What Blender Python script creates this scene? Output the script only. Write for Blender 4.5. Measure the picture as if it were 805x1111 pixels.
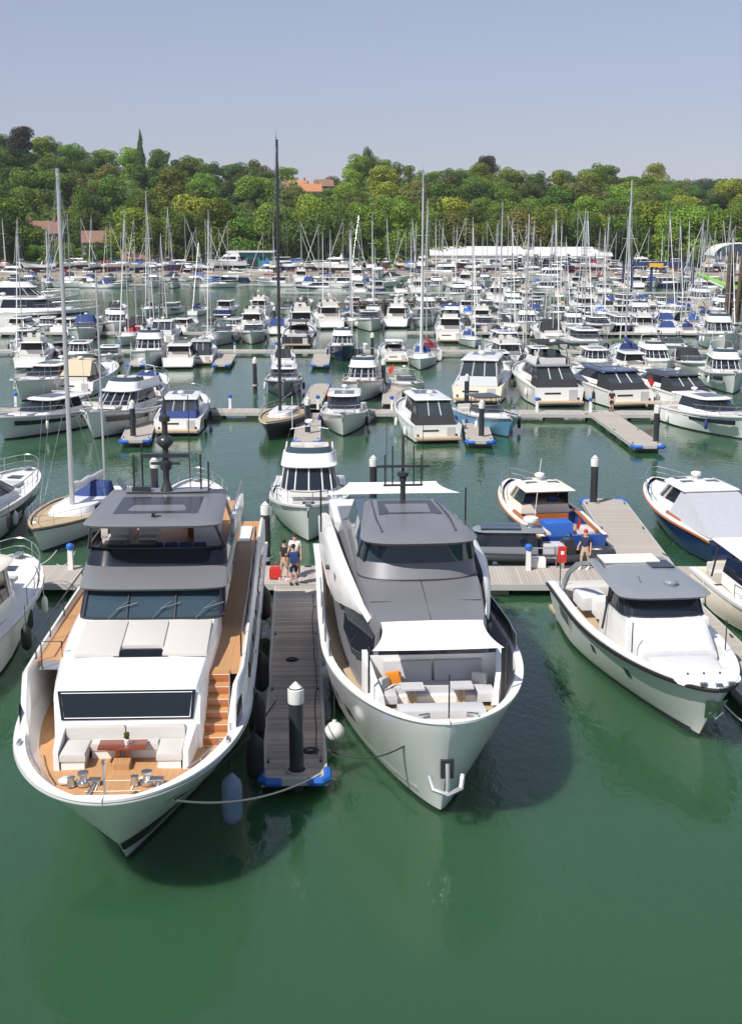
import bpy, bmesh, math, random
from mathutils import Vector, Matrix
random.seed(7); rnd0 = random.Random(11)
R = math.radians
PI = math.pi
S = bpy.context.scene
for o in list(bpy.data.objects): bpy.data.objects.remove(o)

# ------------------------------------------------------------ camera
F, CAMH, YH, CX, CY = 1450.0, 15.5, 240.0, 402.5, 555.5
PITCH = math.atan((CY - YH) / F)
cam_d = bpy.data.cameras.new('camera'); cam = bpy.data.objects.new('camera', cam_d)
S.collection.objects.link(cam)
cam.location = (0, 0, CAMH); cam.rotation_euler = (PI / 2 - PITCH, 0, 0)
cam_d.sensor_fit = 'VERTICAL'; cam_d.sensor_height = 36; cam_d.lens = F / 1111 * 36
cam_d.clip_end = 9000; cam_d.clip_start = 0.5
S.camera = cam
S.render.resolution_x, S.render.resolution_y = 741, 1024

# ------------------------------------------------------------ sky, sun, exposure
SUN_TO = Vector((-0.62, -0.66, 1.08)).normalized()
w = bpy.data.worlds.new('World'); S.world = w; w.use_nodes = True
nt = w.node_tree; bg = nt.nodes['Background']
sky = nt.nodes.new('ShaderNodeTexSky'); sky.sky_type = 'NISHITA'; sky.sun_disc = False
sky.sun_elevation = math.asin(SUN_TO.z); sky.sun_rotation = math.atan2(SUN_TO.x, SUN_TO.y)
sky.altitude = 20; sky.air_density = 1.0; sky.dust_density = 0.25; sky.ozone_density = 2.6
hsv = nt.nodes.new('ShaderNodeHueSaturation'); hsv.inputs['Saturation'].default_value = .8; nt.links.new(sky.outputs[0], hsv.inputs['Color'])
tint = nt.nodes.new('ShaderNodeMix'); tint.data_type = 'RGBA'; tint.blend_type = 'MULTIPLY'; tint.inputs[0].default_value = 1; tint.inputs[7].default_value = (.78, .72, .82, 1)
nt.links.new(hsv.outputs[0], tint.inputs[6]); wc = nt.nodes.new('ShaderNodeTexCoord'); wmp = nt.nodes.new('ShaderNodeMapping'); wmp.inputs['Scale'].default_value = (1.2, 1.2, 16); wmp.inputs['Rotation'].default_value = (0, .05, 0); nt.links.new(wc.outputs['Generated'], wmp.inputs[0])
wn_ = nt.nodes.new('ShaderNodeTexNoise'); wn_.inputs['Scale'].default_value = 2.2; wn_.inputs['Detail'].default_value = 7; wn_.inputs['Roughness'].default_value = .6; nt.links.new(wmp.outputs[0], wn_.inputs[0])
wr = nt.nodes.new('ShaderNodeMapRange'); wr.inputs[1].default_value = .5; wr.inputs[2].default_value = .78; wr.inputs[3].default_value = .42; wr.inputs[4].default_value = .62; nt.links.new(wn_.outputs[0], wr.inputs[0])
cl = nt.nodes.new('ShaderNodeMix'); cl.data_type = 'RGBA'; cl.inputs[7].default_value = (4.2, 4.75, 6.2, 1); nt.links.new(wr.outputs[0], cl.inputs[0]); nt.links.new(tint.outputs[2], cl.inputs[6]); nt.links.new(cl.outputs[2], bg.inputs[0]); bg.inputs[1].default_value = 0.098
sd = bpy.data.lights.new('sun', 'SUN'); sd.energy = 5.0; sd.angle = R(0.55); sd.color = (1, 0.955, 0.88)
so = bpy.data.objects.new('sun', sd); S.collection.objects.link(so)
so.rotation_euler = (-SUN_TO).to_track_quat('-Z', 'Y').to_euler()
S.view_settings.view_transform = 'Standard'; S.view_settings.look = 'None'
S.view_settings.exposure = 0.2; S.view_settings.gamma = 1
S.render.engine = 'CYCLES'

# ------------------------------------------------------------ helpers
C = S.collection
def g(px, py, z=0.0):
    """a point of the place at height z, from where it shows in the photograph"""
    dx = (px - CX) / F; dv = (CY - py) / F
    d = (dx, math.cos(PITCH) + dv * math.sin(PITCH), -math.sin(PITCH) + dv * math.cos(PITCH))
    t = (z - CAMH) / d[2]
    return Vector((d[0] * t, d[1] * t, z))

def gx(px, Y):                      # x of a column of the photograph at distance Y near eye level
    return (px - CX) / F * Y * 0.985

def lerp(a, b, t): return a + (b - a) * t
def interp(x, tab):
    if x <= tab[0][0]: return tab[0][1]
    for (a, va), (b, vb) in zip(tab, tab[1:]):
        if x <= b: return lerp(va, vb, (x - a) / (b - a))
    return tab[-1][1]

SPLIT = set('spreader enclosure_post enclosure_frame window_pillar cabin_window fairlead windscreen_pillar wheelhouse_pillar cushion top_support hatch_trim pedestal radar_scanner coaming deck_fitting side_window bearer fascia rubbing_strake hull_window roof_seam settee_shell windlass'.split())
class MB:
    def __init__(s): s.v = []; s.f = []
    def add(s, vs, fs):
        o = len(s.v); s.v += [tuple(p) for p in vs]; s.f += [tuple(i + o for i in f) for f in fs]; return s
    def box(s, c, d, rz=0, top=1.0, rx=0):
        hx, hy, hz = d[0] / 2, d[1] / 2, d[2] / 2
        vs = []
        for z, k in ((-hz, 1), (hz, top)):
            for x, y in ((-hx, -hy), (hx, -hy), (hx, hy), (-hx, hy)): vs.append(Vector((x * k, y * k, z)))
        m = Matrix.Translation(c) @ Matrix.Rotation(rz, 4, 'Z') @ Matrix.Rotation(rx, 4, 'X')
        return s.add([m @ v for v in vs], [(3, 2, 1, 0), (4, 5, 6, 7), (0, 1, 5, 4), (1, 2, 6, 5), (2, 3, 7, 6), (3, 0, 4, 7)])
    def rbox(s, c, d, b=0.05, rz=0):
        """box with chamfered top edges: a cushion"""
        hx, hy, hz = d[0] / 2, d[1] / 2, d[2] / 2; rings = []
        for z, i in ((-hz, 0), (hz - b, 0), (hz - b * .3, b * .3), (hz, b)):
            rings.append([(x * (hx - i), y * (hy - i), z) for x, y in ((-1, -1), (1, -1), (1, 1), (-1, 1))])
        m = Matrix.Translation(c) @ Matrix.Rotation(rz, 4, 'Z')
        return s.loft([[m @ Vector(p) for p in r] for r in rings], True, True, True)
    def loft(s, rings, closed=True, cap0=False, cap1=False):
        n = len(rings[0]); vs = [p for r in rings for p in r]; fs = []
        for i in range(len(rings) - 1):
            for j in range(n if closed else n - 1):
                k = (j + 1) % n
                fs.append((i * n + j, i * n + k, (i + 1) * n + k, (i + 1) * n + j))
        if cap0: fs.append(tuple(range(n - 1, -1, -1)))
        if cap1: fs.append(tuple((len(rings) - 1) * n + j for j in range(n)))
        return s.add(vs, fs)
    def tube(s, pts, r, n=6, r1=None, cap=True):
        pts = [Vector(p) for p in pts]; rings = []; m = len(pts)
        for i, p in enumerate(pts):
            d = (pts[min(i + 1, m - 1)] - pts[max(i - 1, 0)]).normalized()
            up = Vector((0, 0, 1)) if abs(d.z) < .9 else Vector((1, 0, 0))
            a = d.cross(up).normalized(); b = d.cross(a).normalized()
            rr = r if r1 is None else lerp(r, r1, i / (m - 1))
            rings.append([p + a * (rr * math.cos(2 * PI * k / n)) + b * (rr * math.sin(2 * PI * k / n)) for k in range(n)])
        return s.loft(rings, True, cap, cap)
    def lathe(s, prof, c=(0, 0, 0), n=12):
        rings = [[(c[0] + r * math.cos(2 * PI * k / n), c[1] + r * math.sin(2 * PI * k / n), c[2] + z) for k in range(n)] for r, z in prof]
        return s.loft(rings, True, True, True)
    def quad(s, *p): return s.add(p, [tuple(range(len(p)))])
    def slab(s, poly, t):               # polygon given anticlockwise, thickened downwards by t
        return s.loft([[(p[0], p[1], p[2] - t) for p in poly], [tuple(p) for p in poly]], True, True, True)
    def pieces(s):
        par = list(range(len(s.v)))
        def find(i):
            while par[i] != i: par[i] = par[par[i]]; i = par[i]
            return i
        for f in s.f:
            a = find(f[0])
            for i in f[1:]: par[find(i)] = a
        out = {}
        for f in s.f: out.setdefault(find(f[0]), []).append(f)
        res = []
        for fs in out.values():
            ids = sorted({i for f in fs for i in f}); mp = {j: k for k, j in enumerate(ids)}; m = MB()
            m.v = [s.v[i] for i in ids]; m.f = [tuple(mp[i] for i in f) for f in fs]; res.append(m)
        return res
    def mesh(s, name, mat, sharp=38):
        me = bpy.data.meshes.new(name); me.from_pydata(s.v, [], s.f)
        bm = bmesh.new(); bm.from_mesh(me); bmesh.ops.recalc_face_normals(bm, faces=bm.faces); bm.to_mesh(me); bm.free()
        me.shade_smooth(); me.set_sharp_from_angle(angle=R(sharp))
        if mat: me.materials.append(mat)
        return me
    def build(s, name, mat, parent=None, sharp=38):
        if name in SPLIT:
            ps = s.pieces()
            if len(ps) > 1:
                return [p.build(name, mat, parent, sharp) for p in ps][0] if True else None
        o = bpy.data.objects.new(name, s.mesh(name, mat, sharp)); C.objects.link(o)
        if parent: o.parent = parent
        return o

def tag(o, label=None, cat=None, group=None, kind=None):
    if label: o['label'] = label
    if cat: o['category'] = cat
    if group: o['group'] = group
    if kind: o['kind'] = kind
    return o
def thing(name, loc, rz=0, label=None, cat=None, group=None):
    o = bpy.data.objects.new(name, None); C.objects.link(o); o.empty_display_size = .3
    o.location = loc; o.rotation_euler = (0, 0, rz)
    return tag(o, label, cat, group)
def copy_tree(o, parent=None):
    c = o.copy(); C.objects.link(c)
    if parent: c.parent = parent
    for ch in list(o.children): copy_tree(ch, c)
    return c
ORD = ('first second third fourth fifth sixth seventh eighth ninth tenth eleventh twelfth thirteenth fourteenth fifteenth sixteenth '
       'seventeenth eighteenth nineteenth twentieth').split() + ['twenty-' + a for a in 'first second third fourth fifth sixth seventh eighth ninth'.split()] + ['thirtieth'] + ['thirty-' + a for a in 'first second third fourth fifth sixth seventh eighth ninth'.split()]

# ------------------------------------------------------------ materials
def N(nt, t, **kw):
    n = nt.nodes.new(t)
    for k, v in kw.items(): setattr(n, k, v)
    return n
def mat(name, col, rough=.4, metal=0, var=.06, scale=3, bump=0, bscale=30, spec=.5, coat=0, trans=0, streak=None, rnd=0):
    m = bpy.data.materials.new(name); m.use_nodes = True; t = m.node_tree; b = t.nodes['Principled BSDF']
    b.inputs['Roughness'].default_value = rough; b.inputs['Metallic'].default_value = metal
    b.inputs['Specular IOR Level'].default_value = spec; b.inputs['Coat Weight'].default_value = coat
    b.inputs['Coat Roughness'].default_value = .08
    co = N(t, 'ShaderNodeTexCoord'); mp = N(t, 'ShaderNodeMapping'); t.links.new(co.outputs['Object'], mp.inputs[0])
    if streak: mp.inputs['Scale'].default_value = streak
    no = N(t, 'ShaderNodeTexNoise'); no.inputs['Scale'].default_value = scale; no.inputs['Detail'].default_value = 5
    t.links.new(mp.outputs[0], no.inputs[0])
    mx = N(t, 'ShaderNodeMix', data_type='RGBA')
    mx.inputs[6].default_value = (*[max(0, c * (1 - var)) for c in col], 1); mx.inputs[7].default_value = (*[min(1, c * (1 + var)) for c in col], 1)
    t.links.new(no.outputs[0], mx.inputs[0]); out = mx.outputs[2]
    if rnd:
        oi = N(t, 'ShaderNodeObjectInfo'); mr = N(t, 'ShaderNodeMapRange'); mr.inputs[3].default_value = 1 - rnd; mr.inputs[4].default_value = 1 + rnd
        t.links.new(oi.outputs['Random'], mr.inputs[0])
        hs = N(t, 'ShaderNodeHueSaturation'); t.links.new(mr.outputs[0], hs.inputs['Value']); t.links.new(out, hs.inputs['Color']); out = hs.outputs[0]
    t.links.new(out, b.inputs['Base Color'])
    if bump:
        n2 = N(t, 'ShaderNodeTexNoise'); n2.inputs['Scale'].default_value = bscale; n2.inputs['Detail'].default_value = 4
        t.links.new(mp.outputs[0], n2.inputs[0]); bp = N(t, 'ShaderNodeBump'); bp.inputs['Strength'].default_value = bump; bp.inputs['Distance'].default_value = .05
        t.links.new(n2.outputs[0], bp.inputs['Height']); t.links.new(bp.outputs[0], b.inputs['Normal'])
    return m
def mat_planks(name, col, pitch, axis='X', gap=.08, dark=.35, rough=.7, var=.18):
    """boards with dark joints every pitch metres along one axis, grain along the boards"""
    m = bpy.data.materials.new(name); m.use_nodes = True; t = m.node_tree; b = t.nodes['Principled BSDF']
    b.inputs['Roughness'].default_value = rough
    co = N(t, 'ShaderNodeTexCoord'); sp = N(t, 'ShaderNodeSeparateXYZ'); t.links.new(co.outputs['Object'], sp.inputs[0])
    dv = N(t, 'ShaderNodeMath', operation='DIVIDE'); dv.inputs[1].default_value = pitch; t.links.new(sp.outputs[axis], dv.inputs[0])
    fr = N(t, 'ShaderNodeMath', operation='FRACT'); fl = N(t, 'ShaderNodeMath', operation='FLOOR')
    t.links.new(dv.outputs[0], fr.inputs[0]); t.links.new(dv.outputs[0], fl.inputs[0])
    wn = N(t, 'ShaderNodeTexWhiteNoise', noise_dimensions='1D'); t.links.new(fl.outputs[0], wn.inputs['W'])
    ls = N(t, 'ShaderNodeMath', operation='LESS_THAN'); ls.inputs[1].default_value = gap; t.links.new(fr.outputs[0], ls.inputs[0])
    mp = N(t, 'ShaderNodeMapping'); mp.inputs['Scale'].default_value = (6, .6, 3) if axis == 'X' else (.6, 6, 3)
    t.links.new(co.outputs['Object'], mp.inputs[0])
    no = N(t, 'ShaderNodeTexNoise'); no.inputs['Scale'].default_value = 4; no.inputs['Detail'].default_value = 5; t.links.new(mp.outputs[0], no.inputs[0])
    ad = N(t, 'ShaderNodeMath', operation='ADD'); t.links.new(no.outputs[0], ad.inputs[0]); t.links.new(wn.outputs[0], ad.inputs[1])
    mr = N(t, 'ShaderNodeMapRange'); mr.inputs[2].default_value = 2; mr.inputs[1].default_value = 0; t.links.new(ad.outputs[0], mr.inputs[0])
    mx = N(t, 'ShaderNodeMix', data_type='RGBA')
    mx.inputs[6].default_value = (*[c * (1 - var) for c in col], 1); mx.inputs[7].default_value = (*[c * (1 + var) for c in col], 1)
    t.links.new(mr.outputs[0], mx.inputs[0])
    m2 = N(t, 'ShaderNodeMix', data_type='RGBA'); m2.inputs[7].default_value = (*[c * dark for c in col], 1)
    t.links.new(ls.outputs[0], m2.inputs[0]); t.links.new(mx.outputs[2], m2.inputs[6]); t.links.new(m2.outputs[2], b.inputs['Base Color'])
    return m
M = {}
M['white'] = mat('white_gelcoat', (.80, .80, .79), .22, var=.03, scale=1.2, coat=.3)
M['white2'] = mat('off_white_gelcoat', (.73, .73, .71), .3, var=.05, scale=1.5)
M['cream'] = mat('cream_gelcoat', (.80, .75, .63), .3, var=.04)
M['grey'] = mat('grey_metallic_paint', (.18, .182, .20), .4, metal=.12, var=.08, scale=.8, coat=.2)
M['midgrey'] = mat('mid_grey_paint', (.21, .23, .255), .35, var=.06, coat=.2)
M['lightgrey'] = mat('light_grey_paint', (.45, .46, .47), .4, var=.05)
M['dark'] = mat('charcoal_paint', (.03, .032, .037), .35, var=.1, coat=.2)
M['navy'] = mat('navy_paint', (.012, .028, .10), .2, var=.08, coat=.5)
M['blue'] = mat('royal_blue_paint', (.015, .075, .33), .25, var=.06, coat=.4)
M['sky'] = mat('light_blue_paint', (.16, .38, .58), .28, var=.05, coat=.3)
M['red'] = mat('red_paint', (.5, .03, .025), .4)
M['orange'] = mat('orange_fabric', (.75, .25, .02), .8, var=.1)
M['yellow'] = mat('yellow_plastic', (.75, .45, .03), .5)
M['green'] = mat('lime_green_paint', (.25, .55, .08), .4)
M['antifoul'] = mat('dark_antifouling', (.02, .024, .035), .7, var=.3)
M['antiblue'] = mat('blue_antifouling', (.02, .06, .17), .7, var=.3)
M['antired'] = mat('red_antifouling', (.2, .03, .02), .7, var=.3)
M['glass'] = mat('tinted_glass', (.012, .017, .026), .05, var=.1, spec=.6)
M['glass2'] = mat('blue_tinted_glass', (.035, .06, .08), .04, var=.15, spec=.6)
M['clear'] = mat('clear_screen', (.035, .045, .052), .08, var=.15, spec=.6)
M['black'] = mat('black_rubber', (.013, .013, .014), .55, var=.2)
M['fenderwhite'] = mat('white_vinyl', (.7, .7, .68), .4, var=.08)
M['fenderblue'] = mat('blue_grey_vinyl', (.16, .21, .33), .5, var=.1)
M['steel'] = mat('stainless_steel', (.62, .63, .64), .3, metal=1, var=.05)
M['alloy'] = mat('mast_alloy', (.52, .53, .54), .4, metal=.5, var=.06)
M['wood'] = mat('varnished_wood', (.36, .11, .03), .25, var=.25, scale=5, streak=(1, 6, 6), coat=.4)
M['redwood'] = mat('varnished_mahogany', (.21, .05, .025), .2, var=.3, scale=5, streak=(1, 8, 8), coat=.5)
M['teak'] = mat_planks('teak_deck', (.49, .265, .12), .068, 'X', .11, .45, .6, .13)
M['teak_across'] = mat_planks('teak_steps', (.49, .25, .10), .068, 'Y', .11, .45, .6, .13)
M['teakpale'] = mat_planks('weathered_teak_deck', (.46, .35, .22), .07, 'X', .10, .5, .7, .12)
M['cushion'] = mat('white_upholstery', (.53, .51, .485), .75, var=.04, bump=.15, bscale=6)
M['greycushion'] = mat('grey_upholstery', (.47, .47, .49), .85, var=.06, bump=.15, bscale=6)
M['cloth'] = mat('white_cover_cloth', (.58, .58, .60), .85, var=.05, bump=.6, bscale=2.5)
M['greycloth'] = mat('grey_cover_cloth', (.40, .41, .45), .85, var=.06, bump=.6, bscale=2.5)
M['awning'] = mat('white_awning_cloth', (.80, .78, .74), .8, var=.03, bump=.1, bscale=4)
M['canvasblue'] = mat('navy_canvas', (.02, .045, .17), .8, var=.15, bump=.3, bscale=5)
M['canvasroyal'] = mat('blue_canvas', (.02, .11, .45), .8, var=.15, bump=.3, bscale=5)
M['canvasdark'] = mat('black_canvas', (.02, .021, .025), .8, var=.2, bump=.3, bscale=5)
M['canvasred'] = mat('maroon_canvas', (.25, .02, .03), .8, var=.15)
M['canvastan'] = mat('tan_canvas', (.5, .42, .3), .8, var=.1)
M['rope'] = mat('pale_rope', (.55, .53, .48), .9, var=.2, scale=30)
M['darkrope'] = mat('dark_rope', (.03, .03, .035), .9)
M['concrete'] = mat('float_concrete', (.36, .33, .27), .9, var=.3, scale=4, bump=.4, bscale=12)
M['fascia'] = mat('pontoon_fascia', (.42, .42, .40), .5, var=.15, scale=2)
M['plank'] = mat('weathered_planks', (.40, .355, .315), .85, var=.36, scale=4, streak=(.7, 7, 3), bump=.25, bscale=14, rnd=.24)
M['deckwood'] = mat_planks('pontoon_boards', (.38, .34, .30), .145, 'X', .09, .4, .85, .2)
M['deckwood2'] = mat_planks('jetty_boards', (.40, .36, .32), .145, 'Y', .09, .4, .85, .2)
M['bluerub'] = mat('blue_plastic', (.02, .12, .48), .45, var=.12)
M['jetty'] = mat('rusty_timber', (.10, .068, .048), .9, var=.35, scale=1.5, bump=.5, bscale=5)
M['skin'] = mat('skin', (.55, .31, .22), .6)
M['hair'] = mat('dark_hair', (.03, .02, .015), .7)
M['shirt_black'] = mat('black_cotton', (.02, .02, .025), .9)
M['shirt_white'] = mat('white_cotton', (.75, .74, .73), .9)
M['shirt_navy'] = mat('navy_cotton', (.02, .03, .08), .9)
M['shorts_khaki'] = mat('khaki_cotton', (.42, .34, .24), .9)
M['brick'] = mat('brick_wall', (.30, .15, .10), .9, var=.25, scale=6)
M['render_wall'] = mat('pale_render', (.62, .58, .52), .9, var=.1)
M['rooftile'] = mat('brown_roof_tiles', (.23, .13, .095), .9, var=.3, scale=2.5)
M['roofred'] = mat('orange_roof_tiles', (.42, .19, .10), .9, var=.25, scale=2.5)
M['shedroof'] = mat('pale_metal_roof', (.66, .66, .67), .5, var=.06, streak=(6, .3, 1), scale=2)
M['teal'] = mat('teal_cladding', (.03, .22, .22), .5, var=.1)
M['liftblue'] = mat('dark_blue_steel', (.03, .05, .13), .45, var=.1)
M['trunk'] = mat('bark', (.10, .075, .05), .95, var=.3, bump=.4)

def mat_leaf(name, col, var=.35, hue=.03):
    m = bpy.data.materials.new(name); m.use_nodes = True; t = m.node_tree; b = t.nodes['Principled BSDF']
    b.inputs['Roughness'].default_value = .6; b.inputs['Specular IOR Level'].default_value = .25
    ge = N(t, 'ShaderNodeNewGeometry'); oi = N(t, 'ShaderNodeObjectInfo')
    mx = N(t, 'ShaderNodeMix', data_type='RGBA')
    mx.inputs[6].default_value = (*[c * (1 - var) for c in col], 1); mx.inputs[7].default_value = (*[c * (1 + var) for c in col], 1)
    t.links.new(ge.outputs['Random Per Island'], mx.inputs[0])
    hs = N(t, 'ShaderNodeHueSaturation'); t.links.new(mx.outputs[2], hs.inputs['Color'])
    mr = N(t, 'ShaderNodeMapRange'); mr.inputs[3].default_value = .66; mr.inputs[4].default_value = 1.65; t.links.new(oi.outputs['Random'], mr.inputs[0]); t.links.new(mr.outputs[0], hs.inputs['Value'])
    mu = N(t, 'ShaderNodeMath', operation='MULTIPLY'); mu.inputs[1].default_value = 7.31; fr = N(t, 'ShaderNodeMath', operation='FRACT')
    t.links.new(oi.outputs['Random'], mu.inputs[0]); t.links.new(mu.outputs[0], fr.inputs[0])
    m2 = N(t, 'ShaderNodeMapRange'); m2.inputs[3].default_value = .5 - hue; m2.inputs[4].default_value = .5 + hue; t.links.new(fr.outputs[0], m2.inputs[0]); t.links.new(m2.outputs[0], hs.inputs['Hue'])
    t.links.new(hs.outputs[0], b.inputs['Base Color'])
    tr = N(t, 'ShaderNodeBsdfTranslucent'); t.links.new(hs.outputs[0], tr.inputs[0]); ms = N(t, 'ShaderNodeMixShader'); ms.inputs[0].default_value = .4
    out = t.nodes['Material Output']; t.links.new(b.outputs[0], ms.inputs[1]); t.links.new(tr.outputs[0], ms.inputs[2]); t.links.new(ms.outputs[0], out.inputs[0])
    return m
M['leaf'] = mat_leaf('green_leaves', (.13, .195, .03)); M['leafdark'] = mat_leaf('dark_leaves', (.068, .115, .027))
M['leafbright'] = mat_leaf('bright_leaves', (.19, .25, .032)); M['leafolive'] = mat_leaf('olive_leaves', (.14, .15, .04))
M['leafcopper'] = mat_leaf('copper_leaves', (.06, .05, .03)); M['leafyellow'] = mat_leaf('yellow_leaves', (.55, .42, .02))

def mat_water():
    m = bpy.data.materials.new('harbour_water'); m.use_nodes = True; t = m.node_tree; b = t.nodes['Principled BSDF']
    b.inputs['Roughness'].default_value = .035; b.inputs['IOR'].default_value = 1.36
    co = N(t, 'ShaderNodeTexCoord')
    n0 = N(t, 'ShaderNodeTexNoise'); n0.inputs['Scale'].default_value = .05; n0.inputs['Detail'].default_value = 3; t.links.new(co.outputs['Object'], n0.inputs[0])
    mx = N(t, 'ShaderNodeMix', data_type='RGBA'); mx.inputs[6].default_value = (.023, .076, .034, 1); mx.inputs[7].default_value = (.029, .089, .039, 1)
    t.links.new(n0.outputs[0], mx.inputs[0]); t.links.new(mx.outputs[2], b.inputs['Base Color'])
    b.inputs['Subsurface Weight'].default_value = 1.0; b.inputs['Subsurface Scale'].default_value = 6.0; b.inputs['Subsurface Radius'].default_value = (.5, 1.0, .7)
    hts = []
    for sc, st, amp in ((1.3, (1, .55, 1), .34), (4.2, (1, .5, 1), .30), (.3, (1, .8, 1), .4)):
        mp = N(t, 'ShaderNodeMapping'); mp.inputs['Scale'].default_value = st; mp.inputs['Rotation'].default_value = (0, 0, .5); t.links.new(co.outputs['Object'], mp.inputs[0])
        n = N(t, 'ShaderNodeTexNoise'); n.inputs['Scale'].default_value = sc; n.inputs['Detail'].default_value = 3; n.inputs['Distortion'].default_value = .6; t.links.new(mp.outputs[0], n.inputs[0])
        mu = N(t, 'ShaderNodeMath', operation='MULTIPLY'); mu.inputs[1].default_value = amp; t.links.new(n.outputs[0], mu.inputs[0]); hts.append(mu)
    a = N(t, 'ShaderNodeMath', operation='ADD'); a2 = N(t, 'ShaderNodeMath', operation='ADD')
    t.links.new(hts[0].outputs[0], a.inputs[0]); t.links.new(hts[1].outputs[0], a.inputs[1]); t.links.new(a.outputs[0], a2.inputs[0]); t.links.new(hts[2].outputs[0], a2.inputs[1])
    # calmer and rougher patches, as light airs leave them
    n3 = N(t, 'ShaderNodeTexNoise'); n3.inputs['Scale'].default_value = .035; n3.inputs['Detail'].default_value = 2; t.links.new(co.outputs['Object'], n3.inputs[0])
    mr = N(t, 'ShaderNodeMapRange'); mr.inputs[1].default_value = .35; mr.inputs[2].default_value = .7; mr.inputs[3].default_value = .17; mr.inputs[4].default_value = .36; t.links.new(n3.outputs[0], mr.inputs[0])
    bp = N(t, 'ShaderNodeBump'); bp.inputs['Distance'].default_value = .22; t.links.new(mr.outputs[0], bp.inputs['Strength'])
    t.links.new(a2.outputs[0], bp.inputs['Height']); t.links.new(bp.outputs[0], b.inputs['Normal'])
    return m
M['water'] = mat_water()
def mat_ground(name, c0, c1, sc):
    m = bpy.data.materials.new(name); m.use_nodes = True; t = m.node_tree; b = t.nodes['Principled BSDF']; b.inputs['Roughness'].default_value = .95
    co = N(t, 'ShaderNodeTexCoord'); n = N(t, 'ShaderNodeTexNoise'); n.inputs['Scale'].default_value = sc; n.inputs['Detail'].default_value = 8; t.links.new(co.outputs['Object'], n.inputs[0])
    r = N(t, 'ShaderNodeValToRGB'); r.color_ramp.elements[0].position = .35; r.color_ramp.elements[1].position = .68
    r.color_ramp.elements[0].color = (*c0, 1); r.color_ramp.elements[1].color = (*c1, 1); t.links.new(n.outputs[0], r.inputs[0]); t.links.new(r.outputs[0], b.inputs['Base Color'])
    return m
M['yard'] = mat_ground('boatyard_gravel', (.20, .17, .14), (.34, .30, .25), .25)
M['grass'] = mat_ground('hill_grass', (.045, .07, .02), (.09, .12, .035), .06)

# ------------------------------------------------------------ setting: water, shore, hills
SHORE = 366.0
wm = MB(); wm.quad((-1500, -60, 0), (1500, -60, 0), (1500, SHORE + 6, 0), (-1500, SHORE + 6, 0))
tag(wm.build('water', M['water']), kind='structure')
bedm = MB(); bedm.quad((-1500, -60, -3.5), (1500, -60, -3.5), (1500, SHORE + 2, -3.5), (-1500, SHORE + 2, -3.5))
SKYL = [(-200, 146), (0, 146), (60, 156), (130, 166), (200, 166), (255, 181), (290, 172), (318, 176), (335, 191), (355, 190), (385, 176), (410, 174), (470, 183), (520, 179), (565, 190), (600, 186), (640, 180), (705, 183), (722, 196), (805, 197), (1000, 198)]
def ridge(x, Y):
    px = CX + F * x / max(Y, 300); return interp(px, SKYL)
def terrain(x, Y):
    """height of the ground: flat boatyard, then a wooded hillside"""
    if Y < 425: return 1.2
    D = 760.0
    top = CAMH + (YH - ridge(x * D / max(Y, 425), D)) * D / F - 15.0
    s = min(1, (Y - 425) / (D - 425)); s = s * s * (3 - 2 * s)
    return 1.2 + (max(top, 5) - 1.2) * s * (1.0 if Y < 1000 else max(.35, 1 - (Y - 1000) / 3000))
gm = MB(); ys = [SHORE + .5, SHORE + 3, SHORE + 8, 425, 450, 480, 520, 560, 600, 650, 700, 760, 850, 1000, 1300, 2000, 4000, 8000]
rows = []
for k, Y in enumerate(ys):
    r = []
    for i in range(61):
        x = (i - 30) / 30 * max(420, Y * .85)
        z = (-1.2, .7, 1.2)[k] + (.25 * math.sin(i * 1.7) if k < 2 else 0) if k < 3 else terrain(x, Y)
        r.append((x, Y + (1.0 * math.sin(i * 2.3) if k < 2 else 0), z))
    rows.append(r)
gm.loft(rows[3:], False); tag(gm.build('hillside', M['grass'], None, 80), kind='structure')
g2 = MB(); g2.loft(rows[:4], False); tag(g2.build('boatyard_ground', M['yard'], None, 80), kind='structure')

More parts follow.
